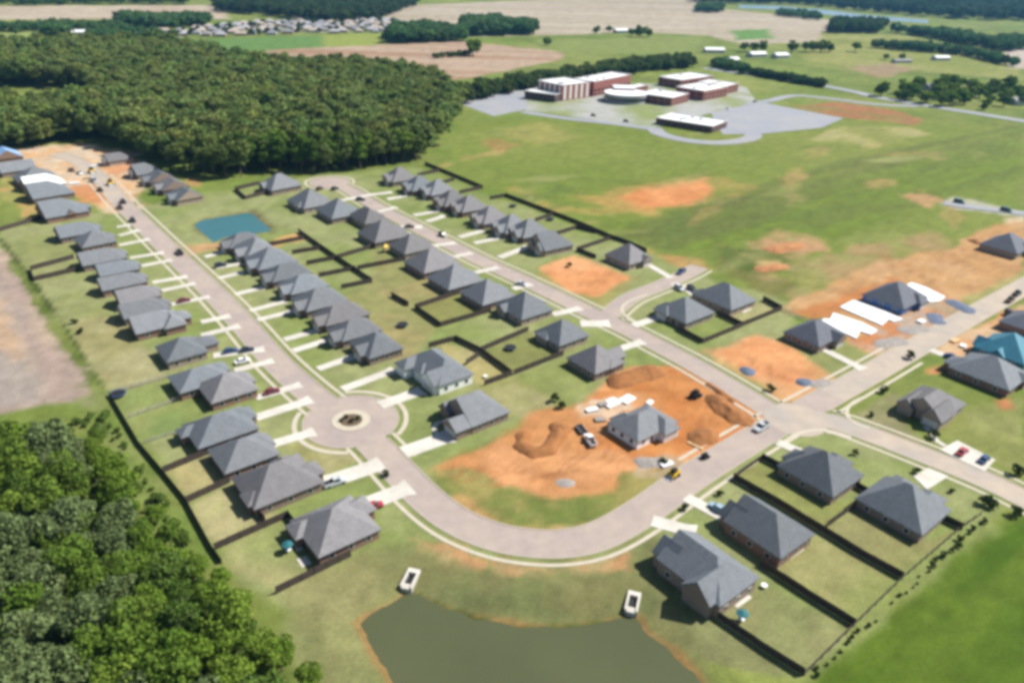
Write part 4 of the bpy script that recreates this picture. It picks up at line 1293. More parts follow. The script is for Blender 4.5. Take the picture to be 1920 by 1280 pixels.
# ------------------------------------------------------------------ trees
def crown_arrays(seed, h0, h1, r, nblob, per, ls, squash=1.0, conic=0.0, keep=0.8):
    g = np.random.default_rng(seed)
    zc, zr = (h0 + h1) / 2, (h1 - h0) / 2
    B, Rr = [], []
    while len(B) < nblob:
        p = g.uniform(-1, 1, 3)
        if np.dot(p, p) > 1:
            continue
        k = 1 - conic * (p[2] + 1) / 2
        q = np.array([p[0] * r * 0.72 * k, p[1] * r * 0.72 * k, zc + p[2] * zr * 0.74])
        B.append(q)
        Rr.append(r * g.uniform(0.30, 0.50) * (0.6 + 0.4 * k))
    B, Rr = np.array(B), np.array(Rr)
    pos, nrm = [], []
    for b_, rr in zip(B, Rr):
        d = g.normal(size=(per, 3))
        d[:, 2] = np.abs(d[:, 2]) * 0.9 - 0.25 * np.abs(g.normal(size=per))
        d /= np.linalg.norm(d, axis=1)[:, None]
        p = b_ + d * rr * g.uniform(0.72, 1.12, (per, 1)) * np.array([1, 1, 0.85])
        dist = np.linalg.norm(p[:, None] - B[None], axis=2) / Rr[None]
        ok = (dist < 0.72).sum(1) == 0
        ok |= g.random(per) < 0.12
        pos.append(p[ok])
        nrm.append(d[ok])
    pos, nrm = np.concatenate(pos), np.concatenate(nrm)
    n = len(pos)
    nn = nrm + g.normal(size=(n, 3)) * 0.72
    nn /= np.linalg.norm(nn, axis=1)[:, None]
    t = np.cross(nn, g.normal(size=(n, 3)))
    t /= np.linalg.norm(t, axis=1)[:, None]
    bt = np.cross(nn, t)
    s = ls * g.uniform(0.6, 1.35, (n, 1))
    bend = nn * s * 0.25
    V = np.stack([pos - t * s - bt * s * 0.7 - bend, pos + t * s - bt * s * 0.7 + bend * 0.2, pos + t * s + bt * s * 0.7 - bend, pos - t * s + bt * s * 0.7 + bend * 0.2], 1)
    return V.reshape(-1, 3), np.arange(n * 4).reshape(-1, 4)


def trunk_mesh(name, h, r, seed, limbs=4):
    g = random.Random(seed)
    mb = MB()

    def tube(p0, p1, r0, r1, n=7):
        p0, p1 = Vector(p0), Vector(p1)
        ax = (p1 - p0).normalized()
        a = ax.orthogonal().normalized()
        b_ = ax.cross(a)
        vs = [tuple(p0 + (a * math.cos(2 * math.pi * i / n) + b_ * math.sin(2 * math.pi * i / n)) * r0) for i in range(n)]
        vs += [tuple(p1 + (a * math.cos(2 * math.pi * i / n) + b_ * math.sin(2 * math.pi * i / n)) * r1) for i in range(n)]
        mb.add(vs, [(i, (i + 1) % n, n + (i + 1) % n, n + i) for i in range(n)] + [tuple(range(n, 2 * n))])
    tube((0, 0, -0.3), (0.1, 0.05, h * 0.35), r, r * 0.75)
    tube((0.1, 0.05, h * 0.33), (0.25, -0.1, h * 0.75), r * 0.75, r * 0.3)
    for i in range(limbs):
        a = 2 * math.pi * (i + g.random() * 0.6) / limbs
        z = h * g.uniform(0.32, 0.5)
        tube((0.1, 0.0, z), (math.cos(a) * h * 0.2, math.sin(a) * h * 0.2, z + h * g.uniform(0.15, 0.28)), r * 0.4, r * 0.12, 5)
    return mb.mesh(name, M_BARK, True)


TINTS = {
    'bright': leaf_mat('leaf_bright', [(0.122, 0.205, 0.026), (0.16, 0.235, 0.038)]),
    'mid': leaf_mat('leaf_mid', [(0.10, 0.172, 0.026), (0.135, 0.20, 0.036)]),
    'dark': leaf_mat('leaf_dark', [(0.072, 0.132, 0.024), (0.098, 0.155, 0.034)]),
    'grey': leaf_mat('leaf_grey', [(0.13, 0.18, 0.072), (0.155, 0.205, 0.085)]),
    'forest': leaf_mat('leaf_forest', [(0.115, 0.165, 0.046), (0.148, 0.19, 0.056)]),
    'shrub': leaf_mat('leaf_shrub', [(0.035, 0.06, 0.02), (0.06, 0.09, 0.03)]),
    'scrub': leaf_mat('leaf_scrub', [(0.10, 0.16, 0.03), (0.13, 0.19, 0.05)]),
}
NEARV = [crown_arrays(100 + i, 2.0, 12.5, 4.6, 22, 150, 0.27) for i in range(5)]
EDGEV = [crown_arrays(200 + i, 4.0, 20.0, 5.6, 20, 75, 0.60) for i in range(4)]
BUSHV = [crown_arrays(300 + i, 0.1, 2.2, 1.3, 8, 55, 0.16) for i in range(3)]
FARV = [crown_arrays(400 + i, 0.5, 10.0, 4.4, 14, 60, 0.55) for i in range(4)]
MESHES = {}


def crown_mesh(kind, i, tint):
    key = (kind, i, tint)
    if key not in MESHES:
        V, Q = {'near': NEARV, 'edge': EDGEV, 'bush': BUSHV, 'far': FARV}[kind][i]
        MESHES[key] = np_mesh('crown', V, Q, TINTS[tint])
    return MESHES[key]


TRUNKS = {'near': trunk_mesh('trunk', 11, 0.26, 1), 'edge': trunk_mesh('trunk', 18, 0.34, 2), 'bush': trunk_mesh('trunk', 1.8, 0.05, 3), 'far': trunk_mesh('trunk', 9, 0.3, 4)}


def tree(kind, i, tint, p, s, label, cat, group, name='broadleaf_tree', sxy=1.0, parts=True):
    if parts:
        t = thing(name, (p[0], p[1], 0), rng.uniform(0, 6.28), label, cat, group)
        t.scale = (s * sxy, s * sxy, s)
        for nm, me in (('trunk', TRUNKS[kind]), ('crown', crown_mesh(kind, i, tint))):
            o = bpy.data.objects.new(nm, me)
            C.collection.objects.link(o)
            o.parent = t
    else:
        t = bpy.data.objects.new(name, crown_mesh(kind, i, tint))
        C.collection.objects.link(t)
        t.location = (p[0], p[1], 0)
        t.rotation_euler = (0, 0, rng.uniform(0, 6.28))
        t.scale = (s * sxy, s * sxy, s)
        tag(t, label, cat, group)
    return t


def scatter(poly_px, spacing, seed, px=True, excl=(), jitter=0.42):
    P = ground_np(poly_px) if px else np.asarray(poly_px)
    g = np.random.default_rng(seed)
    x0, y0 = P.min(0)
    x1, y1 = P.max(0)
    xs, ys_ = np.meshgrid(np.arange(x0, x1, spacing), np.arange(y0, y1, spacing * 0.87))
    xs = xs + (np.arange(xs.shape[0]) % 2)[:, None] * spacing / 2
    xs = xs + g.uniform(-jitter, jitter, xs.shape) * spacing
    ys_ = ys_ + g.uniform(-jitter, jitter, xs.shape) * spacing
    x, y = xs.ravel(), ys_.ravel()
    m = sdist(P, x, y) > 0
    for e in excl:
        m &= sdist(ground_np(e), x, y) < 0
    return np.stack([x[m], y[m]], -1)


NLONE = 110
# -- the near wood, every tree its own
WOOD = [(-330, 860), (-60, 830), (120, 828), (212, 835), (252, 893), (298, 982), (348, 1060), (418, 1118), (498, 1150), (572, 1215), (612, 1330), (640, 1560), (-420, 1560)]
pts = scatter(WOOD, 5.9, 5)


def seen(p, zs, m=40):
    for z in zs:
        q = project(p[0], p[1], z)
        if -m < q[0] < 1920 + m and -m < q[1] < 1280 + m:
            return True
    return False


pts = [p for p in pts if seen(p, (4, 8, 13))]
wd_desc = {'bright': 'bright yellow-green', 'mid': 'mid-green', 'dark': 'dark green', 'grey': 'dull grey-green'}
fence_line = ground_np([(205, 740), (310, 890), (400, 1040), (520, 1113), (580, 1280)])
for p in pts:
    n = float(fbm(np.array([p[0]]), np.array([p[1]]), 13, 90)[0]) + rng.uniform(-0.09, 0.09)
    dist_edge = float(sdist(ground_np(WOOD), np.array([p[0]]), np.array([p[1]]))[0])
    if dist_edge < 6:
        tint = 'bright' if n > 0.40 else 'mid'
    else:
        n -= 0.10 * max(-1.0, min(1.0, (240 - project(p[0], p[1], 10)[0]) / 240))
        tint = 'grey' if n < 0.42 else ('mid' if n < 0.5 else ('bright' if n < 0.61 else 'dark'))
    where = 'at the open edge of the near wood' if dist_edge < 6 else ('inside the near wood' if dist_edge < 17 else 'deep in the near wood')
    s = rng.uniform(0.72, 1.22) * (0.58 if dist_edge < 4 else (0.8 if dist_edge < 8 else 1))
    tree('near', rng.randrange(5), tint, p, s, f'{wd_desc[tint]} broadleaf tree {where}', 'tree', 'trees of the near wood', sxy=rng.uniform(0.85, 1.1))
NWOOD = len(pts)
# scrub between wood and fence
sp = scatter([(130, 800), (200, 772), (262, 872), (318, 960), (392, 1062), (440, 1095), (380, 1120), (300, 1050), (222, 900)], 3.6, 8)
for p in sp:
    tree('bush', rng.randrange(3), 'scrub', p, rng.uniform(0.5, 1.35), 'low light-green bush between the near wood and the board fence', 'bush', 'scrub by the fence', name='bush', parts=False)

# -- the big forest: front trees one by one, the mass behind as one
FOREST = [(-420, 300), (0, 283), (70, 278), (140, 264), (205, 268), (268, 300), (330, 326), (400, 336), (470, 334), (520, 322), (600, 326), (690, 318), (745, 304), (790, 308), (812, 300), (822, 278), (848, 250), (866, 226), (858, 204), (830, 178),
          (790, 158), (700, 146), (560, 146), (470, 140), (440, 128), (380, 112), (300, 98), (200, 100), (0, 104), (-500, 110)]
CLEAR = [(-500, 165), (0, 162), (80, 164), (150, 170), (188, 180), (180, 206), (120, 224), (0, 224), (-500, 230)]
fp = scatter(FOREST, 8.2, 21, excl=(CLEAR,))
order = np.argsort(np.hypot(fp[:, 0], fp[:, 1]))
fp = fp[order]
vis = [i for i, p in enumerate(fp) if abs(p[0]) < 0.72 * p[1] + 20]
print('near wood trees', NWOOD)
front = set(vis[:max(0, 296 - NWOOD - NLONE)])
for i in sorted(front):
    p = fp[i]
    tall = rng.uniform(0.8, 1.18)
    tint = rng.choice(['forest', 'forest', 'forest', 'mid', 'dark'])
    desc = {'forest': 'olive-green', 'mid': 'mid-green', 'dark': 'dark green'}[tint]
    e = p[0]
    where = 'above the unfinished lots' if e < -190 else ('behind the turning circle' if e < -95 else 'beside the meadow')
    tree('edge', rng.randrange(4), tint, p, tall, f'{desc} tree in the front of the big forest {where}', 'tree', 'front trees of the big forest', sxy=rng.uniform(0.9, 1.15))


def mass(name, P, h, tint, label, seed, variants, base_h, sxy=(0.9, 1.15), hv=0.2, cat='forest', var=0.22):
    """one object: many tree crowns merged, tint varied from crown to crown"""
    g = np.random.default_rng(seed)
    Vs, Qs, Cs = [], [], []
    off = 0
    for p in P:
        V, Q = variants[g.integers(len(variants))]
        s = h / base_h * g.uniform(1 - hv, 1 + hv)
        a = g.uniform(0, 6.28)
        k = s * g.uniform(*sxy)
        x = (V[:, 0] * math.cos(a) - V[:, 1] * math.sin(a)) * k + p[0]
        y = (V[:, 0] * math.sin(a) + V[:, 1] * math.cos(a)) * k + p[1]
        Vs.append(np.stack([x, y, V[:, 2] * s], -1))
        Qs.append(Q + off)
        off += len(V)
        c = np.array(tint) * g.uniform(1 - var, 1 + var) * np.array([g.uniform(0.88, 1.18), 1, g.uniform(0.85, 1.15)])
        Cs.append(np.broadcast_to(np.append(c, 1), (len(V), 4)))
    me = np_mesh(name, np.concatenate(Vs), np.concatenate(Qs), LEAF_ATTR, ('tint', np.concatenate(Cs)))
    o = bpy.data.objects.new(name, me)
    C.collection.objects.link(o)
    return tag(o, label, cat, kind='stuff')


LEAF_ATTR = leaf_mat('leaf_mass', attr='tint')
MIDV = [crown_arrays(500 + i, 4.0, 20.0, 6.2, 15, 62, 0.66) for i in range(5)]
rest = np.array([p for i, p in enumerate(fp) if i not in front])
mass('forest', rest, 20.5, (0.148, 0.202, 0.060), 'big dense green forest behind the housing rows', 31, MIDV, 20.0, hv=0.24, sxy=(0.75, 1.3))

# -- tree belts, copses and hedges of the far country
HAZED_TINT = (0.078, 0.155, 0.058)  # far-tree green turned bluish: distance haze put into the leaf colour
for nm, poly, spc, h, lab, tint in [
    ('treeline', [(838, 186), (900, 172), (1000, 154), (1100, 138), (1200, 124), (1290, 116), (1296, 128), (1200, 137), (1100, 150), (1000, 168), (900, 187), (850, 200)], 8, 11.5, 'belt of trees between the school and the tan fields', (0.072, 0.112, 0.036)),
    ('copse', [(726, 82), (790, 82), (868, 78), (876, 66), (800, 60), (735, 62)], 11, 17, 'dark copse standing in the tan fields', HAZED_TINT),
    ('copse', [(868, 68), (940, 68), (1000, 66), (1004, 54), (930, 48), (872, 50)], 11, 18, 'square dark copse right of the first one in the tan fields', HAZED_TINT),
    ('hedge', [(806, 108), (870, 100), (884, 101), (884, 105), (820, 111)], 6, 5, 'low hedge leading to the lone field tree', (0.085, 0.12, 0.035)),
    ('hedge', [(1408, 136), (1480, 148), (1546, 162), (1543, 166), (1470, 154), (1404, 141)], 5, 7, 'long straight dark hedge beyond the school road', (0.045, 0.085, 0.034)),
    ('copse', [(1336, 128), (1400, 140), (1400, 132), (1340, 116)], 8, 9, 'small clump of trees at the start of the straight hedge', HAZED_TINT),
    ('treeline', [(1626, 90), (1700, 96), (1800, 104), (1900, 128), (1904, 122), (1800, 96), (1700, 88)], 10, 11, 'belt of trees along the far right meadow', HAZED_TINT),
    ('copse', [(1556, 62), (1652, 64), (1656, 50), (1562, 46)], 13, 17, 'rectangular copse by the far river', (0.055, 0.10, 0.036)),
    ('treeline', [(1668, 60), (1740, 72), (1810, 84), (1880, 98), (1925, 94), (1925, 78), (1860, 82), (1760, 66)], 13, 15, 'belt of trees stretching to the right frame edge below the river', HAZED_TINT),
    ('copse', [(218, 50), (300, 54), (388, 50), (392, 40), (228, 38)], 11, 15, 'copse in front of the distant estate', HAZED_TINT),
    ('forest', [(412, 24), (500, 30), (600, 44), (700, 40), (775, 14), (790, -6), (600, -14), (405, -8)], 18, 19, 'distant wood at the top behind the estate', (0.050, 0.086, 0.040)),
    ('treeline', [(-40, 54), (60, 52), (140, 50), (215, 52), (320, 76), (330, 84), (220, 66), (130, 60), (-40, 62)], 13, 11, 'ragged line of trees across the top left fields', HAZED_TINT),
    ('copse', [(84, 72), (128, 72), (130, 62), (86, 62)], 9, 14, 'round clump of trees in the top left field', HAZED_TINT),
    ('copse', [(170, 78), (240, 84), (244, 74), (175, 68)], 10, 12, 'small clump of trees just behind the big forest at top left', HAZED_TINT),
    ('treeline', [(-60, 12), (120, 12), (120, 4), (-60, 4)], 22, 15, 'far line of trees at the top left corner', HAZED_TINT),
    ('forest', [(1300, 6), (1500, 10), (1640, 24), (1780, 36), (1930, 42), (2000, -10), (1920, -34), (1700, -36), (1480, -24), (1300, -14)], 30, 24, 'distant bluish forest at the top right', (0.045, 0.085, 0.045)),
    ('forest', [(120, 10), (350, 10), (350, -12), (120, -12)], 26, 18, 'far wood at the top beside the beige field', HAZED_TINT),
    ('treeline', [(1305, 24), (1352, 26), (1354, 18), (1308, 16)], 15, 15, 'small dark clump in the far tan field', HAZED_TINT),
    ('treeline', [(1455, 30), (1535, 40), (1540, 32), (1460, 24)], 15, 12, 'small belt of trees beside the far river', HAZED_TINT),
]:
    P = scatter(poly, spc, 77 + len(lab))
    if len(P):
        mass(nm, P, h, tint, lab, 50 + len(lab), FARV, 10.0, sxy=(1.0, 1.5), cat='trees' if nm != 'hedge' else 'hedge')

mass('estate_trees', scatter([(330, 70), (452, 68), (560, 63), (742, 62), (745, 42), (690, 34), (560, 40), (440, 46), (330, 58)], 34, 12), 8, (0.055, 0.11, 0.05), 'garden trees between the houses of the distant estate', 71, FARV, 10.0, cat='trees')
# lone trees and scattered groups out there
k = 0
for px, h, lab in [((887, 105), 21, 'large lone tree at the end of the low field hedge'), ((1026, 86), 11, 'small lone tree at the edge of the tan field'),
                   ((1118, 64), 13, 'round tree left of the small far farm'), ((1142, 62), 12, 'second round tree left of the small far farm'), ((1184, 68), 12, 'thin tree in front of the small far farm'),
                   ((1199, 70), 17, 'broad tree right of the small far farm'), ((1214, 70), 16, 'outer tree right of the small far farm'),
                   ((1395, 98), 14, 'left tree behind the white barns'), ((1412, 98), 14, 'middle tree behind the white barns'), ((1429, 97), 14, 'right tree behind the white barns'),
                   ((1484, 98), 16, 'lone dark tree right of the white barns'), ((1510, 98), 15, 'first tree of the dark row of four in the far meadow'), ((1524, 98), 16, 'second tree of the dark row of four in the far meadow'),
                   ((1538, 98), 16, 'third tree of the dark row of four in the far meadow'), ((1553, 98), 15, 'last tree of the dark row of four in the far meadow'), ((1603, 98), 15, 'lone dark tree right of the row of four'),
                   ((1660, 112), 8, 'small tree among the far right pasture'), ((1690, 112), 8, 'second small tree among the far right pasture'),
                   ((298, 74), 14, 'lone dark tree left of the distant estate'), ((325, 76), 15, 'lone dark tree at the end of the green strip field'),
                   ((30, 66), 9, 'small tree in the pale top left field'), ((486, 66), 9, 'tree in front of the distant estate'), ((838, 196), 9, 'small tree at the corner of the forest and car park')]:
    tree('far', k % 4, 'dark' if k % 3 else 'mid', ground_np(px), h / 10.0, lab, 'tree', 'lone field trees', sxy=1.15)
    k += 1
RC = scatter([(1634, 180), (1660, 176), (1720, 168), (1790, 158), (1900, 168), (1930, 182), (1930, 200), (1880, 212), (1800, 204), (1740, 200), (1690, 190)], 17, 99)
for p in RC:
    side = 'left part' if p[0] < ground_np((1740, 180))[0] else ('middle' if p[0] < ground_np((1840, 185))[0] else 'right part')
    tint = rng.choice(['dark', 'mid', 'mid', 'mid'])
    dsc = 'dark green' if tint == 'dark' else 'mid-green'
    tree('far', rng.randrange(4), tint, p, rng.uniform(0.7, 1.5), f'{dsc} tree in the {side} of the loose grove by the far road', 'tree', 'grove by the far road', sxy=1.1)

# shrubs in the yards and along the crop field fence
SHR = [((141, 606), 1.0, 'dark bush on the pale patch behind the narrow row'), ((150, 625), 1.0, 'second dark bush on the pale patch behind the narrow row'), ((1656, 737), 1.2, 'dark shrub at the pavement above the crossing'),
       ((1634, 781), 0.8, 'small shrub on the corner lawn of the crossing'), ((1846, 946), 1.3, 'left one of two dark shrubs by the street verge near the crop field'), ((1858, 951), 1.2, 'right one of two dark shrubs by the street verge near the crop field'),
       ((1906, 966), 1.3, 'single dark shrub nearest the right frame edge by the crop field'), ((1908, 890), 1.4, 'dark shrub opposite the square white driveway'), ((1706, 672), 1.3, 'dark shrub standing in the pale dusty verge'),
       ((1716, 886), 0.8, 'shrub at the top corner of the square white driveway'), ((1783, 922), 0.7, 'tiny shrub on the lawn below the square white driveway'), ((1602, 852), 0.8, 'tiny shrub on the lawn above the crossing house'),
       ((1748, 820), 1.2, 'shrub next to the curving footpath'), ((725, 892), 0.9, 'shrub on the strip between the two widest driveways'), ((1282, 956), 0.8, 'small shrub on the lawn beside the steep house driveway'),
       ((1349, 927), 0.8, 'small shrub at the fork of driveway and pavement on the bend'), ((1446, 732), 1.2, 'shrub on the clay lot beside the gravel heap'), ((1067, 500), 1.0, 'shrub on the green rim of the square clay lot'),
       ((1245, 868), 0.9, 'weedy shrub among the rubble of the half-built house'), ((865, 762), 0.8, 'shrub against the gabled house wall by the clay lot'), ((1046, 472), 1.0, 'shrub beside the steep twin-gabled house'),
       ((640, 790), 0.5, 'left plant on the roundabout island'), ((650, 783), 0.6, 'upper plant on the roundabout island'), ((660, 791), 0.6, 'middle plant on the roundabout island'), ((672, 786), 0.6, 'right plant on the roundabout island'),
       ((1039, 752), 1.2, 'left bush at the rim of the clay lot below the striped lawn'), ((1054, 764), 1.1, 'right bush at the rim of the clay lot below the striped lawn')]
for q, s, lab in SHR:
    tree('bush', rng.randrange(3), 'shrub', ground_np(q), s, lab, 'shrub', None, name='shrub')
a, b2 = ground_np((1512, 1262)), ground_np((1842, 966))
nb = 30
for i in range(nb):
    f = (i + rng.uniform(-0.3, 0.3)) / nb
    if 0.3 < f < 0.38:
        continue
    p = a + (b2 - a) * f + np.array([rng.uniform(0.3, 1.5), rng.uniform(-1.2, -0.2)])
    lab = 'dark bush along the lower half of the crop field fence' if f < 0.5 else 'dark bush along the upper half of the crop field fence'
    tree('bush', rng.randrange(3), 'shrub', p, rng.uniform(0.25, 0.62) * (1.2 if f > 0.6 else 0.8), lab, 'bush', 'bushes on the crop field fence', name='bush', parts=False)
# ------------------------------------------------------------------ vehicles
def paint(name, c):
    return material(name, c, 0.3, 0.03, 1.0, spec=0.5, coat=0.4)


PAINT = {'maroon': paint('paint_maroon', (0.16, 0.012, 0.03)), 'red': paint('paint_red', (0.30, 0.03, 0.04)), 'blue': paint('paint_blue', (0.025, 0.06, 0.16)), 'navy': paint('paint_navy', (0.015, 0.022, 0.045)),
         'white': paint('paint_white', (0.72, 0.73, 0.74)), 'silver': paint('paint_silver', (0.42, 0.45, 0.48)), 'black': paint('paint_black', (0.018, 0.018, 0.02)), 'pale blue': paint('paint_pale_blue', (0.25, 0.36, 0.46)),
         'teal': paint('paint_teal', (0.03, 0.10, 0.12)), 'brown': paint('paint_brown', (0.09, 0.05, 0.035))}


def loft(mb, secs):
    """secs: list of rings with equal point counts"""
    n = len(secs[0])
    vs = [p for s in secs for p in s]
    fs = []
    for i in range(len(secs) - 1):
        for j in range(n):
            k = (j + 1) % n
            fs.append((i * n + j, i * n + k, (i + 1) * n + k, (i + 1) * n + j))
    fs += [tuple(reversed(range(n))), tuple(range((len(secs) - 1) * n, len(secs) * n))]
    mb.add(vs, fs)


def vehicle(kind, colour, px, to, label, cat=None, far=False, name=None):
    p, q = ground_np(px), ground_np(to)
    ang = math.atan2(q[1] - p[1], q[0] - p[0])
    t = thing(name or {'sedan': 'parked_car', 'suv': 'parked_car', 'pickup': 'pickup_truck', 'van': 'van'}[kind], (p[0], p[1], 0.16 if not far else 0.04), ang, label, cat or {'sedan': 'car', 'suv': 'car', 'pickup': 'pickup truck', 'van': 'van'}[kind], 'vehicles')
    L2, W = {'sedan': (2.35, 0.92), 'suv': (2.35, 0.97), 'pickup': (2.85, 1.0), 'van': (2.9, 1.02)}[kind]
    zb = {'sedan': 0.84, 'suv': 0.98, 'pickup': 1.02, 'van': 1.05}[kind]
    zt = {'sedan': 1.42, 'suv': 1.72, 'pickup': 1.82, 'van': 2.2}[kind]

    def ring(x, w, z0, z1):
        return [(x, -w, z0), (x, w, z0), (x, w * 1.02, (z0 + z1) * 0.55), (x, w * 0.93, z1), (x, -w * 0.93, z1), (x, -w * 1.02, (z0 + z1) * 0.55)]
    b_ = MB()
    loft(b_, [ring(-L2, W * 0.86, 0.42, zb * 0.86), ring(-L2 + 0.2, W * 0.97, 0.26, zb * 0.98), ring(-L2 * 0.4, W, 0.24, zb), ring(L2 * 0.35, W, 0.24, zb), ring(L2 * 0.72, W * 0.98, 0.25, zb * 0.94), ring(L2 - 0.15, W * 0.9, 0.28, zb * 0.78), ring(L2, W * 0.78, 0.36, zb * 0.62)])
    body = b_.build('body', PAINT[colour], t)
    x0, x1, x2, x3 = {'sedan': (-1.75, -1.05, 0.35, 1.2), 'suv': (-2.2, -1.95, 0.35, 1.15), 'pickup': (-0.55, -0.4, 0.75, 1.45), 'van': (-2.8, -2.7, 1.2, 2.1)}[kind]

    def cab(x, w, z):
        return [(x, -w, z), (x, w, z)]
    g_ = MB()
    wb, wt = W * 0.9, W * 0.74
    vs = [(x0, -wb, zb - 0.03), (x0, wb, zb - 0.03), (x3, wb, zb - 0.05), (x3, -wb, zb - 0.05), (x1, -wt, zt), (x1, wt, zt), (x2, wt, zt), (x2, -wt, zt)]
    g_.add(vs, [(0, 1, 5, 4), (1, 2, 6, 5), (2, 3, 7, 6), (3, 0, 4, 7), (4, 5, 6, 7)])
    g_.build('window', M_GLASS if kind != 'van' else M_GLASS, t)
    r_ = MB()
    r_.box(x1 - 0.04, x2 + 0.04, -wt - 0.03, wt + 0.03, zt + 0.003, zt + 0.06)
    for xx0, xx1 in ((x0, x1),):
        for sg in (-1, 1):
            y0, y1 = sg * wb, sg * wt
            r_.add([(x0 - 0.02, y0 * 1.02, zb - 0.02), (x0 + 0.16, y0 * 1.02, zb - 0.02), (x1 + 0.16, y1 * 1.04, zt + 0.02), (x1 - 0.02, y1 * 1.04, zt + 0.02)], [(0, 1, 2, 3)])
    r_.build('roof', PAINT[colour], t)
    if kind == 'pickup':
        bed = MB()
        bed.box(-L2 + 0.18, -0.62, -W * 0.78, W * 0.78, zb + 0.004, zb + 0.02)
        bed.build('cargo_bed', M_BLACK, t)
        rails = MB()
        for sg in (-1, 1):
            rails.box(-L2 + 0.1, -0.55, sg * W * 0.86 - 0.07, sg * W * 0.86 + 0.07, zb + 0.004, zb + 0.18)
        rails.box(-L2 + 0.02, -L2 + 0.1, -W * 0.9, W * 0.9, zb - 0.05, zb + 0.18)
        rails.build('bed_side', PAINT[colour], t)
    for sx in (-1, 1):
        for sy in (-1, 1):
            w_ = MB()
            n = 14
            vs = []
            for yy in (sy * W * 0.80, sy * W * 1.03):
                vs += [(sx * L2 * 0.62 + 0.34 * math.cos(2 * math.pi * i / n), yy, 0.34 + 0.34 * math.sin(2 * math.pi * i / n)) for i in range(n)]
            w_.add(vs, [(i, (i + 1) % n, n + (i + 1) % n, n + i) for i in range(n)] + [tuple(range(n)), tuple(range(n, 2 * n))])
            w_.build('wheel', M_TYRE, t)
    if not far:
        for sy in (-1, 1):
            h_ = MB()
            h_.box(L2 - 0.09, L2 + 0.015, sy * W * 0.6 - 0.17, sy * W * 0.6 + 0.17, zb * 0.55, zb * 0.7)
            h_.build('headlight', M_LAMP, t)
            h_ = MB()
            h_.box(-L2 - 0.015, -L2 + 0.1, sy * W * 0.66 - 0.12, sy * W * 0.66 + 0.12, zb * 0.62, zb * 0.8)
            h_.build('tail_light', PAINT['red'], t)
    return t


V_ = vehicle
V_('sedan', 'maroon', (510, 737), (530, 731), 'maroon car on the driveway nearest above the roundabout')
V_('sedan', 'maroon', (345, 566), (365, 561), 'dark maroon car on a driveway of the narrow row')
V_('sedan', 'blue', (432, 661), (452, 657), 'blue car close to the garage on the twin-car driveway')
V_('sedan', 'navy', (463, 659), (483, 655), 'dark blue car near the street on the twin-car driveway')
V_('sedan', 'white', (455, 680), (475, 675), 'white car below the two blue cars')
V_('pickup', 'silver', (628, 908), (655, 899), 'silver pickup on the wide driveway of the hipped house')
V_('sedan', 'red', (701, 952), (725, 945), 'red car on the lowest wide driveway by the near wood')
V_('sedan', 'pale blue', (1345, 956), (1318, 940), 'pale blue car on the driveway of the steep dark house')
V_('pickup', 'silver', (1427, 804), (1402, 819), 'silver pickup stopped on the street at the crossing')
V_('pickup', 'white', (1106, 829), (1096, 814), 'white pickup in the orange clay lot')
V_('sedan', 'red', (1803, 850), (1812, 843), 'red car on the concrete pad')
V_('sedan', 'blue', (1844, 864), (1853, 856), 'blue car on the concrete pad')
V_('suv', 'navy', (830, 443), (850, 452), 'dark car driving down the middle of the cul-de-sac street')
V_('sedan', 'brown', (768, 427), (784, 427), 'dark brown car on a driveway off the cul-de-sac street')
V_('suv', 'black', (676, 376), (690, 376), 'black car near the top of the cul-de-sac street', far=True)
V_('suv', 'black', (628, 356), (640, 352), 'black car at the turning circle', far=True)
V_('suv', 'brown', (600, 356), (612, 352), 'brownish car left of the turning circle', far=True)
V_('sedan', 'silver', (977, 535), (990, 538), 'silver car parked beside the cul-de-sac street')
V_('pickup', 'black', (337, 476), (325, 464), 'black pickup standing in the street near the teal pond')
V_('pickup', 'black', (249, 415), (240, 404), 'black pickup in the street beside the first driveways', far=True)
V_('pickup', 'black', (231, 380), (222, 372), 'black truck where the street turns dusty', far=True)
V_('pickup', 'brown', (225, 391), (216, 381), 'brown truck where the street turns dusty', far=True)
V_('pickup', 'white', (150, 326), (158, 331), 'white truck among the clay lots', far=True)
V_('pickup', 'black', (188, 358), (180, 350), 'black truck in the middle of the clay lots', far=True)
V_('pickup', 'brown', (135, 321), (143, 325), 'brown truck nearest the left frame edge on the clay lots', far=True)
V_('van', 'silver', (176, 341), (186, 346), 'silver van on the clay lots', far=True)
V_('suv', 'navy', (414, 500), (428, 497), 'dark blue car on the driveway nearest the teal pond')
V_('pickup', 'blue', (1277, 512), (1264, 520), 'blue pickup at the end of the side street')
V_('suv', 'silver', (1273, 543), (1283, 549), 'silver car outside the house at the end of the side street')
V_('suv', 'black', (1296, 544), (1306, 550), 'black car outside the house at the end of the side street')
V_('sedan', 'blue', (1783, 672), (1798, 678), 'blue car on the driveway of the broad dark house')
V_('pickup', 'brown', (1893, 565), (1906, 556), 'brown truck by the pale street at the right')
V_('pickup', 'black', (1906, 553), (1919, 545), 'black truck by the pale street at the right')
V_('van', 'brown', (1895, 594), (1905, 600), 'brown van on clay above the blue-wrapped roof')
V_('van', 'teal', (1798, 381), (1812, 384), 'dark teal van on the gravel lane in the meadow', far=True)
V_('van', 'teal', (1886, 397), (1900, 401), 'dark teal van at the right edge on the meadow lane', far=True)
V_('suv', 'black', (1113, 218), (1128, 221), 'black car on the road before the round school block', far=True)
V_('suv', 'black', (1174, 229), (1186, 231), 'black car on the road corner before the school', far=True)
V_('suv', 'white', (1366, 205), (1378, 203), 'white car in the right school car park', far=True)
V_('suv', 'black', (1415, 192), (1425, 190), 'black car at the entrance of the right car park', far=True)


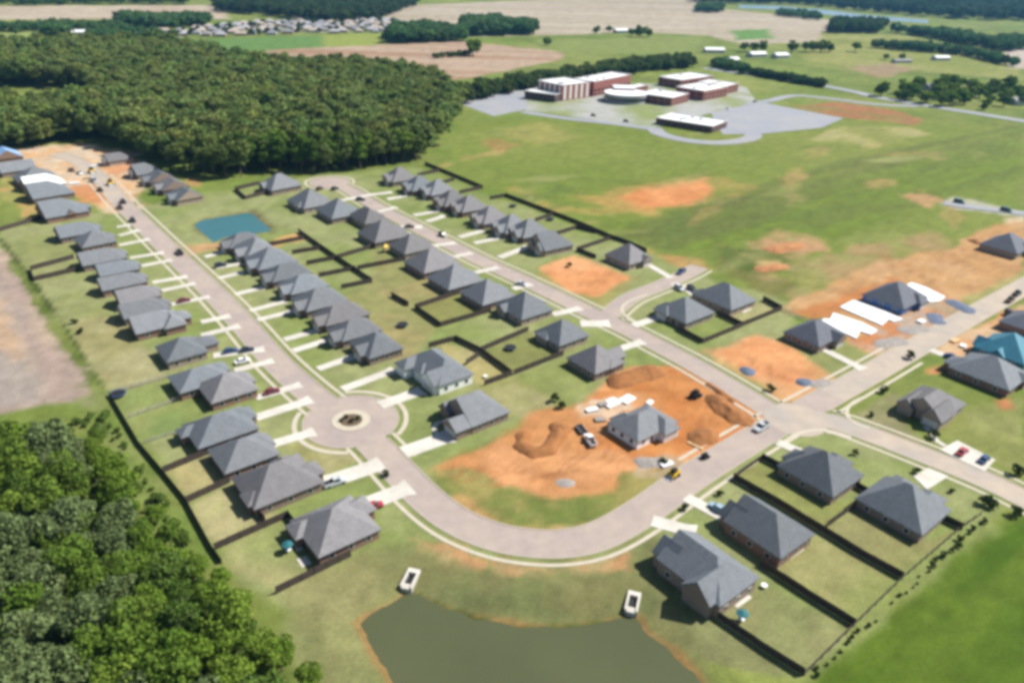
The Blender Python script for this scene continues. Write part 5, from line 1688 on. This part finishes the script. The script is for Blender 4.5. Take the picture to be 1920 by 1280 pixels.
def trailer():
    p, q = ground_np((1090, 808)), ground_np((1096, 816))
    t = thing('trailer', (p[0], p[1], 0), math.atan2(q[1] - p[1], q[0] - p[0]), 'low dark flat trailer behind the white pickup in the clay lot', 'trailer')
    m = MB()
    m.box(-2.4, 2.0, -0.95, 0.95, 0.55, 0.68)
    m.build('deck', M_BLACK, t)
    m = MB()
    for sg in (-1, 1):
        m.box(-2.4, 2.0, sg * 0.93 - 0.03, sg * 0.93 + 0.03, 0.69, 1.05)
    m.build('side_rail', M_METAL, t)
    m = MB()
    m.box(2.0, 3.2, -0.06, 0.06, 0.5, 0.6)
    m.build('drawbar', M_METAL, t)
    for sx in (-0.7, 0.1):
        for sg in (-1, 1):
            m = MB()
            n = 12
            vs = []
            for yy in (sg * 0.98, sg * 1.18):
                vs += [(sx + 0.32 * math.cos(2 * math.pi * i / n), yy, 0.32 + 0.32 * math.sin(2 * math.pi * i / n)) for i in range(n)]
            m.add(vs, [(i, (i + 1) % n, n + (i + 1) % n, n + i) for i in range(n)] + [tuple(range(n)), tuple(range(n, 2 * n))])
            m.build('wheel', M_TYRE, t)


trailer()


def loader(px, to, label, mat, s=1.0):
    p, q = ground_np(px), ground_np(to)
    t = thing('skid_loader', (p[0], p[1], 0.03), math.atan2(q[1] - p[1], q[0] - p[0]), label, 'loader', 'building machines')
    t.scale = (s, s, s)
    m = MB()
    loft(m, [[(-1.5, -0.75, 0.45), (-1.5, 0.75, 0.45), (-1.4, 0.7, 1.35), (-1.4, -0.7, 1.35)], [(0.9, -0.75, 0.35), (0.9, 0.75, 0.35), (0.6, 0.7, 1.1), (0.6, -0.7, 1.1)]])
    m.build('body', mat, t)
    m = MB()
    m.add([(-0.75, -0.55, 1.2), (0.65, -0.55, 1.1), (0.65, 0.55, 1.1), (-0.75, 0.55, 1.2), (-0.7, -0.5, 2.0), (0.4, -0.5, 2.0), (0.4, 0.5, 2.0), (-0.7, 0.5, 2.0)], [(0, 1, 5, 4), (1, 2, 6, 5), (2, 3, 7, 6), (3, 0, 4, 7), (4, 5, 6, 7)])
    m.build('cab', M_BLACK, t)
    for sg in (-1, 1):
        m = MB()
        m.add([(-1.4, sg * 0.8, 1.45), (-1.2, sg * 0.8, 1.65), (1.4, sg * 0.8, 0.75), (1.3, sg * 0.8, 0.55), (-1.4, sg * 0.92, 1.45), (-1.2, sg * 0.92, 1.65), (1.4, sg * 0.92, 0.75), (1.3, sg * 0.92, 0.55)],
              [(0, 1, 2, 3), (7, 6, 5, 4), (0, 4, 5, 1), (1, 5, 6, 2), (2, 6, 7, 3), (3, 7, 4, 0)])
        m.build('lift_arm', mat, t)
        for sx in (-0.85, 0.55):
            m = MB()
            n = 12
            vs = []
            for yy in (sg * 0.7, sg * 1.0):
                vs += [(sx + 0.42 * math.cos(2 * math.pi * i / n), yy, 0.42 + 0.42 * math.sin(2 * math.pi * i / n)) for i in range(n)]
            m.add(vs, [(i, (i + 1) % n, n + (i + 1) % n, n + i) for i in range(n)] + [tuple(range(n)), tuple(range(n, 2 * n))])
            m.build('wheel', M_TYRE, t)
    m = MB()
    m.add([(1.3, -0.95, 0.1), (1.3, 0.95, 0.1), (1.3, 0.95, 0.75), (1.3, -0.95, 0.75), (2.1, -0.95, 0.08), (2.1, 0.95, 0.08), (1.36, 0.95, 0.16), (1.36, -0.95, 0.16)], [(0, 1, 2, 3), (0, 4, 5, 1), (0, 3, 4), (1, 5, 2), (7, 6, 5, 4)])
    m.build('bucket', M_METAL, t)
    return t


loader((1262, 893), (1246, 903), 'yellow loader at the kerb beside the half-built house', M_YELLOW, 1.15)
loader((1304, 744), (1316, 738), 'black loader working on the orange clay', M_BLACK, 1.25)
loader((208, 347), (214, 352), 'yellow loader in the middle of the unfinished lots', M_YELLOW, 1.5)
loader((173, 324), (180, 328), 'yellow loader at the far end of the unfinished lots', M_YELLOW, 1.5)
loader((1322, 858), (1330, 854), 'small dark loader at the street edge of the clay lot', M_BLACK, 0.8)


# ------------------------------------------------------------------ heaps of earth and gravel
def heap(px, w, h, mat, label, seed=1, name='dirt_heap', cat='heap', res=0.45, rough=0.5):
    P = ground_np(px)
    x0, y0 = P.min(0) - w - 1
    x1, y1 = P.max(0) + w + 1
    nx, ny = int((x1 - x0) / res) + 2, int((y1 - y0) / res) + 2
    X, Y = np.meshgrid(np.linspace(x0, x1, nx), np.linspace(y0, y1, ny))
    d = np.full(X.shape, 1e9)
    if len(P) == 1:
        d = np.hypot(X - P[0][0], Y - P[0][1])
    for i in range(len(P) - 1):
        e = P[i + 1] - P[i]
        t = np.clip(((X - P[i][0]) * e[0] + (Y - P[i][1]) * e[1]) / (e @ e), 0, 1)
        d = np.minimum(d, np.hypot(X - P[i][0] - t * e[0], Y - P[i][1] - t * e[1]))
    d = d + (fbm(X, Y, 3.5, seed) - 0.5) * 2.2
    H = h * np.clip(1 - d / w, 0, 1) ** 0.85
    H = H * (1 - rough * 0.5 + rough * fbm(X, Y, 1.6, seed + 9)) + np.where(H > 0, 0.04, -0.25)
    c = P.mean(0)
    V = np.stack([X - c[0], Y - c[1], H], -1).reshape(-1, 3)
    vid = np.arange(nx * ny).reshape(ny, nx)
    Q = np.stack([vid[:-1, :-1], vid[:-1, 1:], vid[1:, 1:], vid[1:, :-1]], -1).reshape(-1, 4)
    Q = Q[(V[Q][:, :, 2] > -0.2).any(1)]
    used = np.unique(Q)
    mp = np.zeros(len(V), int)
    mp[used] = np.arange(len(used))
    me = np_mesh(name, V[used], mp[Q], mat, smooth=True)
    o = bpy.data.objects.new(name, me)
    C.collection.objects.link(o)
    o.location = (c[0], c[1], 0)
    return tag(o, label, cat)


heap([(982, 818), (976, 836), (1000, 850), (1030, 843), (1046, 822), (1050, 806)], 2.3, 1.1, M_DIRTDK, 'horseshoe-shaped bank of orange earth in the clay lot', 3)  # darker dirt here puts the bank's shading into its colour
heap([(1040, 800), (1058, 806), (1052, 814)], 2.4, 1.2, M_DIRTDK, 'orange earth heap at the open end of the horseshoe bank', 4)
heap([(1160, 716), (1190, 706), (1222, 697)], 4.2, 2.2, M_DIRTDK, 'long brown earth bank at the upper rim of the clay lot', 5)
heap([(1345, 752), (1360, 768), (1385, 784)], 4.0, 1.6, M_DIRTDK, 'rough brown earth heap near the crossing', 6, rough=0.9)
heap([(1330, 722), (1352, 738), (1372, 752)], 1.4, 0.8, M_DIRTDK, 'thin earth ridge along the street above the loader', 7)
heap([(1312, 822), (1326, 818)], 3.6, 1.8, M_DIRTDK, 'round brown earth heap beside the half-built house', 8)
heap([(1402, 696)], 2.6, 1.1, M_GRAVEL, 'blue-grey gravel heap on the pale clay lot by the street', 9, 'gravel_heap')
heap([(1504, 718), (1512, 716)], 2.2, 0.9, M_GRAVEL, 'blue-grey gravel heap near the crossing corner', 10, 'gravel_heap')
heap([(1525, 721), (1552, 716)], 1.8, 0.35, M_DEBRIS, 'low spread of pale rubble near the crossing corner', 11, 'rubble_heap')
heap([(1788, 568), (1812, 580)], 3.6, 0.7, M_GRAVEL, 'bluish gravel spread beside the blue-wrapped house', 12, 'gravel_heap')
heap([(1752, 592), (1758, 602)], 3.0, 0.5, M_GRAVEL, 'bluish gravel patch in front of the blue-wrapped house', 13, 'gravel_heap')
heap([(1655, 645), (1685, 640)], 3.2, 0.4, M_DEBRIS, 'grey rubble spread in front of the foundation slabs', 14, 'rubble_heap')
heap([(1700, 620), (1725, 616)], 3.2, 0.4, M_DEBRIS, 'grey rubble spread below the middle foundation slab', 15, 'rubble_heap')
heap([(1055, 904), (1070, 905)], 1.6, 0.3, M_DEBRIS, 'small grey rubble patch at the lower rim of the clay', 16, 'rubble_heap')
heap([(1825, 452), (1832, 456)], 2.4, 1.3, M_DIRTDK, 'brown earth heap beside the dark house at the meadow edge', 17)
heap([(1452, 468), (1490, 460)], 5.0, 1.2, M_DIRT, 'low tan mound of earth in the rough meadow', 18)
heap([(1430, 505), (1462, 500)], 3.6, 1.2, M_DIRT, 'sandy mound in the weedy hollow of the meadow', 19)
heap([(1208, 868), (1240, 866)], 2.4, 0.6, M_DEBRIS, 'pale scrap heap below the half-built house', 20, 'rubble_heap', rough=1.0)


def pallet_stack(px, ang, lx, ly, h, mat, label, layers=3):
    p = ground_np(px)
    t = thing('material_stack', (p[0], p[1], 0), ang, label, 'stack', 'building materials')
    m = MB()
    for k in (-0.4, 0, 0.4):
        m.box(-lx / 2, lx / 2, k * ly - 0.05, k * ly + 0.05, 0.02, 0.12)
    m.build('pallet', M_OSB, t)
    m = MB()
    for i in range(layers):
        e = 0.04 * (i % 2)
        m.box(-lx / 2 + e, lx / 2 - e, -ly / 2 + e, ly / 2 - e, 0.123 + i * h / layers, 0.123 + (i + 1) * h / layers - 0.02)
    m.build('load', mat, t)


for q, ang, lx, ly, h, mat, lab in [
    ((1146, 757), 0.7, 5.0, 3.4, 0.5, M_WHITE, 'large white wrapped stack behind the half-built house'), ((1176, 750), 0.8, 4.6, 3.0, 0.45, M_WHITE, 'white wrapped stack right of the large one behind the half-built house'),
    ((1110, 770), 0.4, 3.6, 1.6, 0.6, M_WHITE, 'small white stack left behind the half-built house'), ((1130, 761), 0.5, 3.0, 1.6, 0.9, M_DEBRIS, 'grey stack between the white ones behind the half-built house'),
    ((1125, 788), 0.2, 3.0, 2.0, 0.5, M_DEBRIS, 'grey brick stack at the left side of the half-built house'), ((1218, 757), 0.9, 2.2, 1.4, 0.7, M_WHITE, 'small white stack right behind the half-built house'),
    ((1250, 872), 0.5, 3.4, 1.6, 0.5, M_WHITE, 'white sheet stack near the kerb below the half-built house'), ((1303, 836), 2.4, 4.6, 0.7, 0.25, M_OSB, 'timber beams lying beside the round earth heap'),
    ((1727, 604), 0.6, 3.0, 2.2, 0.6, M_WHITE, 'white stack in front of the blue-wrapped house'), ((1790, 640), 0.5, 3.4, 2.0, 0.5, M_OSB, 'timber stack left of the blue roof'), ((1805, 650), 0.9, 2.4, 1.8, 0.6, M_WHITE, 'white stack beside the blue roof'),
    ((140, 345), 0.5, 5.0, 2.4, 0.8, M_WHITE, 'white stack on the clay by the white roof deck'), ((165, 335), 0.3, 4.0, 2.4, 0.8, M_OSB, 'timber stack in the middle of the unfinished lots'), ((178, 312), 0.5, 5.0, 2.2, 0.5, M_WHITE, 'white stack near the lone house on the clay lots')]:
    pallet_stack(q, ang, lx, ly, h, mat, lab)


# ------------------------------------------------------------------ yard things
def trampoline(px, label, r=1.9, rim=None):
    p = ground_np(px)
    t = thing('trampoline', (p[0], p[1], 0), 0, label, 'trampoline')
    m = MB()
    m.cyl((0, 0), r * 0.86, 0.86, 0.89, 24)
    m.build('jumping_mat', M_BLACK, t)
    n = 28
    m = MB()
    vs = []
    for rr, z in ((r * 0.87, 0.88), (r * 0.87, 0.96), (r * 1.02, 0.96), (r * 1.02, 0.88)):
        vs += [(rr * math.cos(2 * math.pi * i / n), rr * math.sin(2 * math.pi * i / n), z) for i in range(n)]
    m.add(vs, [(k * n + i, k * n + (i + 1) % n, ((k + 1) % 4) * n + (i + 1) % n, ((k + 1) % 4) * n + i) for k in range(4) for i in range(n)])
    m.build('rim_pad', rim or PAINT['navy'], t)
    for i in range(6):
        m = MB()
        a = math.pi / 3 * i
        m.cyl((r * 0.95 * math.cos(a), r * 0.95 * math.sin(a)), 0.03, 0, 0.88, 6)
        m.build('leg', M_METAL, t)


trampoline((957, 655), 'round black trampoline in the fenced green yard')
trampoline((755, 612), 'round dark trampoline on the open middle lawn')
trampoline((222, 742), 'round blue trampoline at the corner of the picket fences', 2.2, PAINT['blue'])
trampoline((962, 388), 'dark trampoline in the first yard along the long meadow fence')
trampoline((1032, 413), 'dark trampoline beside the fence between meadow-side yards')


def play_set(px):
    p = ground_np(px)
    t = thing('play_set', (p[0], p[1], 0), V_ANG, 'yellow and red garden play tower in a fenced yard', 'play set')
    for sx in (-1, 1):
        for sy in (-1, 1):
            m = MB()
            m.box(sx * 0.8 - 0.06, sx * 0.8 + 0.06, sy * 0.8 - 0.06, sy * 0.8 + 0.06, 0, 2.6)
            m.build('post', M_OSB, t)
    m = MB()
    m.box(-0.9, 0.9, -0.9, 0.9, 1.3, 1.4)
    m.build('platform', M_OSB, t)
    m = MB()
    roof_prism(m, -1.1, 1.1, -1.1, 1.1, 2.7, math.radians(40), 'x', 'h', 'h', 0, 0.08)
    m.build('roof', M_YELLOW, t)
    m = MB()
    m.add([(-0.9, -0.35, 1.38), (-0.9, 0.35, 1.38), (-3.0, 0.35, 0.15), (-3.0, -0.35, 0.15), (-0.9, -0.35, 1.28), (-0.9, 0.35, 1.28), (-3.0, 0.35, 0.05), (-3.0, -0.35, 0.05)],
          [(0, 1, 2, 3), (7, 6, 5, 4), (0, 3, 7, 4), (1, 5, 6, 2), (3, 2, 6, 7)])
    m.build('slide', PAINT['red'], t)


play_set((723, 473))


def patio_set(px, label, mat, umb=None, tbl=None):
    p = ground_np(px)
    t = thing('garden_table', (p[0], p[1], 0), 0.4, label, 'garden table')
    m = MB()
    m.cyl((0, 0), 0.65, 0.70, 0.75, 18)
    m.build('tabletop', tbl or M_WHITE, t)
    m = MB()
    m.cyl((0, 0), 0.05, 0.02, 0.70, 8)
    m.build('leg', M_METAL, t)
    if umb:
        m = MB()
        m.cyl((0, 0), 0.03, 0.75, 2.3, 8)
        m.build('pole', M_METAL, t)
        m = MB()
        m.cyl((0, 0), 1.25, 2.1, 2.6, 10, 0.03)
        m.build('canopy', umb, t)


TEAL = material('teal_canvas', (0.02, 0.11, 0.13), 0.8)
patio_set((541, 1034), 'teal garden parasol and table behind the house nearest the wood', M_CONC, TEAL)
patio_set((1389, 1164), 'teal garden parasol in the yard of the tallest steep house', M_CONC, TEAL)
patio_set((1432, 1101), 'small white garden table beside the tallest steep house', M_CONC)
patio_set((910, 708), 'white garden table in the corner behind the pale-sided house', M_CONC)
for poly, lab in (([(548, 1012), (560, 1008), (568, 1030), (556, 1034)], 'small concrete patio behind the house nearest the wood'), ([(556, 1048), (574, 1042), (584, 1056), (566, 1064)], 'pale paved corner behind the house nearest the wood'),
                  ([(1374, 1132), (1402, 1114), (1410, 1120), (1382, 1140)], 'white concrete patio of the tallest steep house'), ([(1476, 1042), (1502, 1024), (1508, 1030), (1482, 1048)], 'white concrete patio of the steep dark house'),
                  ([(1388, 582), (1404, 574), (1410, 579), (1394, 587)], 'small white patio in the meadow corner yard')):
    mb = MB()
    mb.prism([tuple(p) for p in ground_np(poly)], 0.0, 0.1)
    tag(mb.build('patio', M_CONC), lab, 'patio', kind='structure')


def headwall(c, ang, label):
    """open concrete outlet box: two cheek walls, back wall, front apron, dark inside"""
    t = thing('drain_outlet', (c[0], c[1], 0), ang, label, 'drain', 'pond drain outlets')
    m = MB()
    m.box(-1.3, -0.85, -2.6, 2.6, -1.3, 0.35)
    m.build('side_wall', M_CONC, t)
    m = MB()
    m.box(0.85, 1.3, -2.6, 2.6, -1.3, 0.35)
    m.build('side_wall', M_CONC, t)
    m = MB()
    m.box(-0.85, 0.85, 1.5, 2.6, -1.3, 0.34)
    m.build('back_wall', M_CONC, t)
    m = MB()
    m.box(-0.84, 0.84, -2.9, -1.5, -1.3, 0.1)
    m.build('apron', M_CONC, t)
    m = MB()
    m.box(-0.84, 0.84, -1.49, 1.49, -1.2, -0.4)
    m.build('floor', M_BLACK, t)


for q0, q1, lab in (((762, 1098), (776, 1071), 'white concrete drain outlet at the left corner of the near pond'), ((1183, 1144), (1190, 1112), 'white concrete drain outlet at the right corner of the near pond')):
    a, b2 = ground_np(q0), ground_np(q1)
    d = b2 - a
    headwall((a + b2) / 2, math.atan2(d[1], d[0]) - math.pi / 2, lab)


# ------------------------------------------------------------------ school and far buildings
def block(px, h, label, wall, roof, group, bands=0, name='school_building', wmat=None, units=0):
    L_, B_, R_ = ground_np(px)
    dr = R_ - B_
    ang = math.atan2(dr[1], dr[0])
    lv = float(np.hypot(*dr))
    nrm = np.array([-math.sin(ang), math.cos(ang)])
    lu = max(8.0, float((L_ - B_) @ nrm))
    c = B_ + dr / 2 + nrm * lu / 2
    t = thing(name, (c[0], c[1], 0), ang, label, 'building', group)
    X, Y = lv / 2, lu / 2
    m = MB()
    m.box(-X, X, -Y, Y, 0, h, top=False, bottom=False)
    m.build('wall', wall, t)
    m = MB()
    m.box(-X + 0.3, X - 0.3, -Y + 0.3, Y - 0.3, h - 0.6, h - 0.25)
    m.build('roof', roof, t)
    m = MB()
    for a in ((-X - 0.06, X + 0.06, -Y - 0.06, -Y + 0.3), (-X - 0.06, X + 0.06, Y - 0.3, Y + 0.06), (-X - 0.06, -X + 0.3, -Y + 0.3, Y - 0.3), (X - 0.3, X + 0.06, -Y + 0.3, Y - 0.3)):
        m.box(*a, h + 0.003, h + 0.35)
    m.build('parapet', M_TRIM, t)
    n = bands
    for side in ('y-', 'x-'):
        sp = lv if side == 'y-' else lu
        k = max(2, int(sp / 6)) if not n else n
        for i in range(k):
            q = -sp / 2 + sp * (i + 0.5) / k
            wdt = sp / k * (0.34 if n else 0.6)
            z0, z1 = (0.8, h - 0.8) if n else (1.0, 2.4)
            rows_ = [(z0, z1)] if n or h < 7 else [(1.0, 2.6), (4.4, 6.0)]
            for (za, zb_) in rows_:
                wall_item('window', side, (-X, X, -Y, Y), q, wdt, za, zb_, M_TRIM if n else M_GLASS, t, 0.12)
    for i in range(units):
        m = MB()
        ux, uy = rng.uniform(-0.6, 0.6) * X, rng.uniform(-0.6, 0.6) * Y
        m.box(ux - 1.5, ux + 1.5, uy - 1, uy + 1, h - 0.249, h + 1.0)
        m.build('roof_unit', M_METAL, t)
    return t


SG = 'school buildings'
block([(999, 181), (1053, 190), (1105, 183)], 13, 'tall brick school block with white window bands at the left', M_SCHOOL, M_SCHOOLROOF, SG, 5, units=2)
block([(1096, 172), (1112, 182), (1181, 167)], 13, 'long brick school block behind the banded one', M_SCHOOL, M_SCHOOLROOF, SG, 0, units=3)
block([(1208, 188), (1258, 200), (1290, 191)], 7, 'brick school wing right of the round block', M_SCHOOL, M_SCHOOLROOF, SG, 0, units=1)
block([(1283, 178), (1318, 190), (1362, 181)], 8.5, 'brick school wing at the car park corner', M_SCHOOL, M_SCHOOLROOF, SG, 0, units=2)
block([(1246, 158), (1275, 167), (1335, 158)], 8, 'rear brick school wing with pale roof', M_SCHOOL, M_SCHOOLROOF, SG, 0, units=1)
block([(1340, 172), (1358, 178), (1383, 172)], 7.5, 'small brick school wing furthest right', M_SCHOOL, M_SCHOOLROOF, SG, 0)
block([(1245, 228), (1334, 250), (1362, 239)], 4.8, 'low separate school building with bright white roof', material('school_brown', (0.12, 0.06, 0.055), 0.9), M_WHITE, SG, 0, units=4)
block([(992, 183), (1040, 193), (1054, 189)], 6.5, 'dark low annex in front of the tall banded school block', material('school_dark', (0.09, 0.06, 0.06), 0.9), M_SCHOOLROOF, SG, 0)
block([(1316, 164), (1328, 169), (1352, 164)], 6, 'low linking school block between the two rear wings', M_SCHOOL, M_SCHOOLROOF, SG, 0)
block([(1181, 176), (1188, 180), (1214, 174)], 7, 'low linking school block behind the round one', M_SCHOOL, M_SCHOOLROOF, SG, 0)
c = ground_np((1172, 190))
t = thing('school_building', (c[0], c[1], 0), 0, 'round-fronted grey school block in the middle', 'building', SG)
for nm, r, z0, z1, mt in (('wall', 18, 0, 7, material('school_grey', (0.30, 0.30, 0.31), 0.8)), ('roof', 18.6, 7.003, 7.5, M_WHITE)):
    m = MB()
    m.cyl((0, 0), r, z0, z1, 40)
    m.build(nm, mt, t)
m = MB()
m.cyl((0, 0), 18.08, 2.0, 4.6, 40)
m.build('window', M_GLASS, t)
m = MB()
m.box(-9, 9, 10, 26, 0, 9)
m.build('hall', M_SCHOOL, t)
m = MB()
m.box(-9.2, 9.2, 10, 26.2, 9.003, 9.4)
m.build('hall_roof', M_WHITE, t)


def far_house(p, ang, lx, ly, h, roofm, wallm, label, group, cat='house', name='house', parts=False, pitch=28):
    m = MB()
    m.box(-lx / 2, lx / 2, -ly / 2, ly / 2, 0, h, 0, top=False, bottom=False)
    if parts:
        t = thing(name, (p[0], p[1], 0), ang, label, cat, group)
        m.build('wall', wallm, t)
        m = MB()
        roof_prism(m, -lx / 2 - 0.4, lx / 2 + 0.4, -ly / 2 - 0.4, ly / 2 + 0.4, h + 0.2, math.radians(pitch), 'x', 'g', 'g')
        m.build('roof', roofm, t)
        return t
    roof_prism(m, -lx / 2 - 0.4, lx / 2 + 0.4, -ly / 2 - 0.4, ly / 2 + 0.4, h + 0.2, math.radians(pitch), 'x', 'h', 'h', 1)
    o = m.build(name, [wallm, roofm])
    o.location = (p[0], p[1], 0)
    o.rotation_euler = (0, 0, ang)
    return tag(o, label, cat, group)


M_FARROOF = [material('far_roof_pale', (0.30, 0.30, 0.32), 0.8), material('far_roof_grey', (0.20, 0.20, 0.22), 0.8), material('far_roof_tan', (0.34, 0.29, 0.25), 0.8)]
M_FARWALL = [material('far_wall_white', (0.42, 0.41, 0.39), 0.8), material('far_wall_brick', (0.30, 0.20, 0.16), 0.8)]
FN = ['pale-roofed', 'grey-roofed', 'tan-roofed']
for p in scatter([(330, 70), (452, 68), (560, 63), (742, 62), (745, 42), (690, 34), (560, 40), (440, 46), (330, 58)], 25, 61, jitter=0.25):
    k = rng.randrange(3)
    side = 'left' if p[0] < ground_np((540, 55))[0] else ('middle' if p[0] < ground_np((650, 55))[0] else 'right')
    far_house(p, rng.choice([0.2, 0.25, 0.2 + math.pi / 2]), rng.uniform(13, 17), rng.uniform(10, 12), 2.8, M_FARROOF[k], M_FARWALL[rng.randrange(2)], f'tiny {FN[k]} house in the {side} part of the distant estate', 'houses of the distant estate')
for q, lx, ly, h, lab, rm in [((1338, 99), 26, 12, 4, 'white barn furthest left beyond the school', 0), ((1418, 107), 24, 12, 4, 'white barn in front of the three trees', 0), ((1462, 109), 20, 12, 4, 'white barn right of the three trees', 0),
                              ((1366, 117), 24, 12, 3.5, 'pale-roofed farmhouse beside the far hedge', 0), ((1763, 113), 22, 10, 3.5, 'pale building in the far right pasture', 0), ((1912, 196), 20, 12, 4, 'white house beside the far road at the right frame edge', 1),
                              ((1164, 62), 22, 12, 4, 'pale farmhouse between the far round trees', 0), ((1690, 118), 26, 8, 3, 'long low shed in the far right pasture', 1), ((1748, 168), 18, 10, 4, 'house roof half hidden in the loose grove', 1),
                              ((270, 66), 26, 14, 4, 'white farm building left of the distant estate', 0), ((300, 62), 22, 12, 4, 'pale farm building nearest the distant estate', 2), ((152, 66), 22, 12, 4, 'pale farm building in the top left field', 0)]:
    far_house(ground_np(q), 0.3 + rng.uniform(-0.2, 0.2), lx, ly, h, M_FARROOF[rm] if rm else M_WHITE, M_FARWALL[0], lab, 'far farm buildings', 'farm building', 'farm_building', True, 20)

# ------------------------------------------------------------------ haze
HAZE = 0.00005
if HAZE:
    mb = MB()
    mb.box(-6500, 6500, -400, 9000, -3.0, 122.0)
    hz = mb.build('haze', bpy.data.materials.new('haze'))
    hm = hz.data.materials[0]
    hm.use_nodes = True
    nt = hm.node_tree
    for n in list(nt.nodes):
        nt.nodes.remove(n)
    out = nt.nodes.new('ShaderNodeOutputMaterial')
    pv = nt.nodes.new('ShaderNodeVolumePrincipled')
    pv.inputs['Color'].default_value = (0.22, 0.58, 1.0, 1)
    pv.inputs['Density'].default_value = HAZE
    pv.inputs['Anisotropy'].default_value = 0.2
    nt.links.new(pv.outputs[0], out.inputs['Volume'])
    tag(hz, 'thin pale air haze over the far fields', 'haze', kind='stuff')
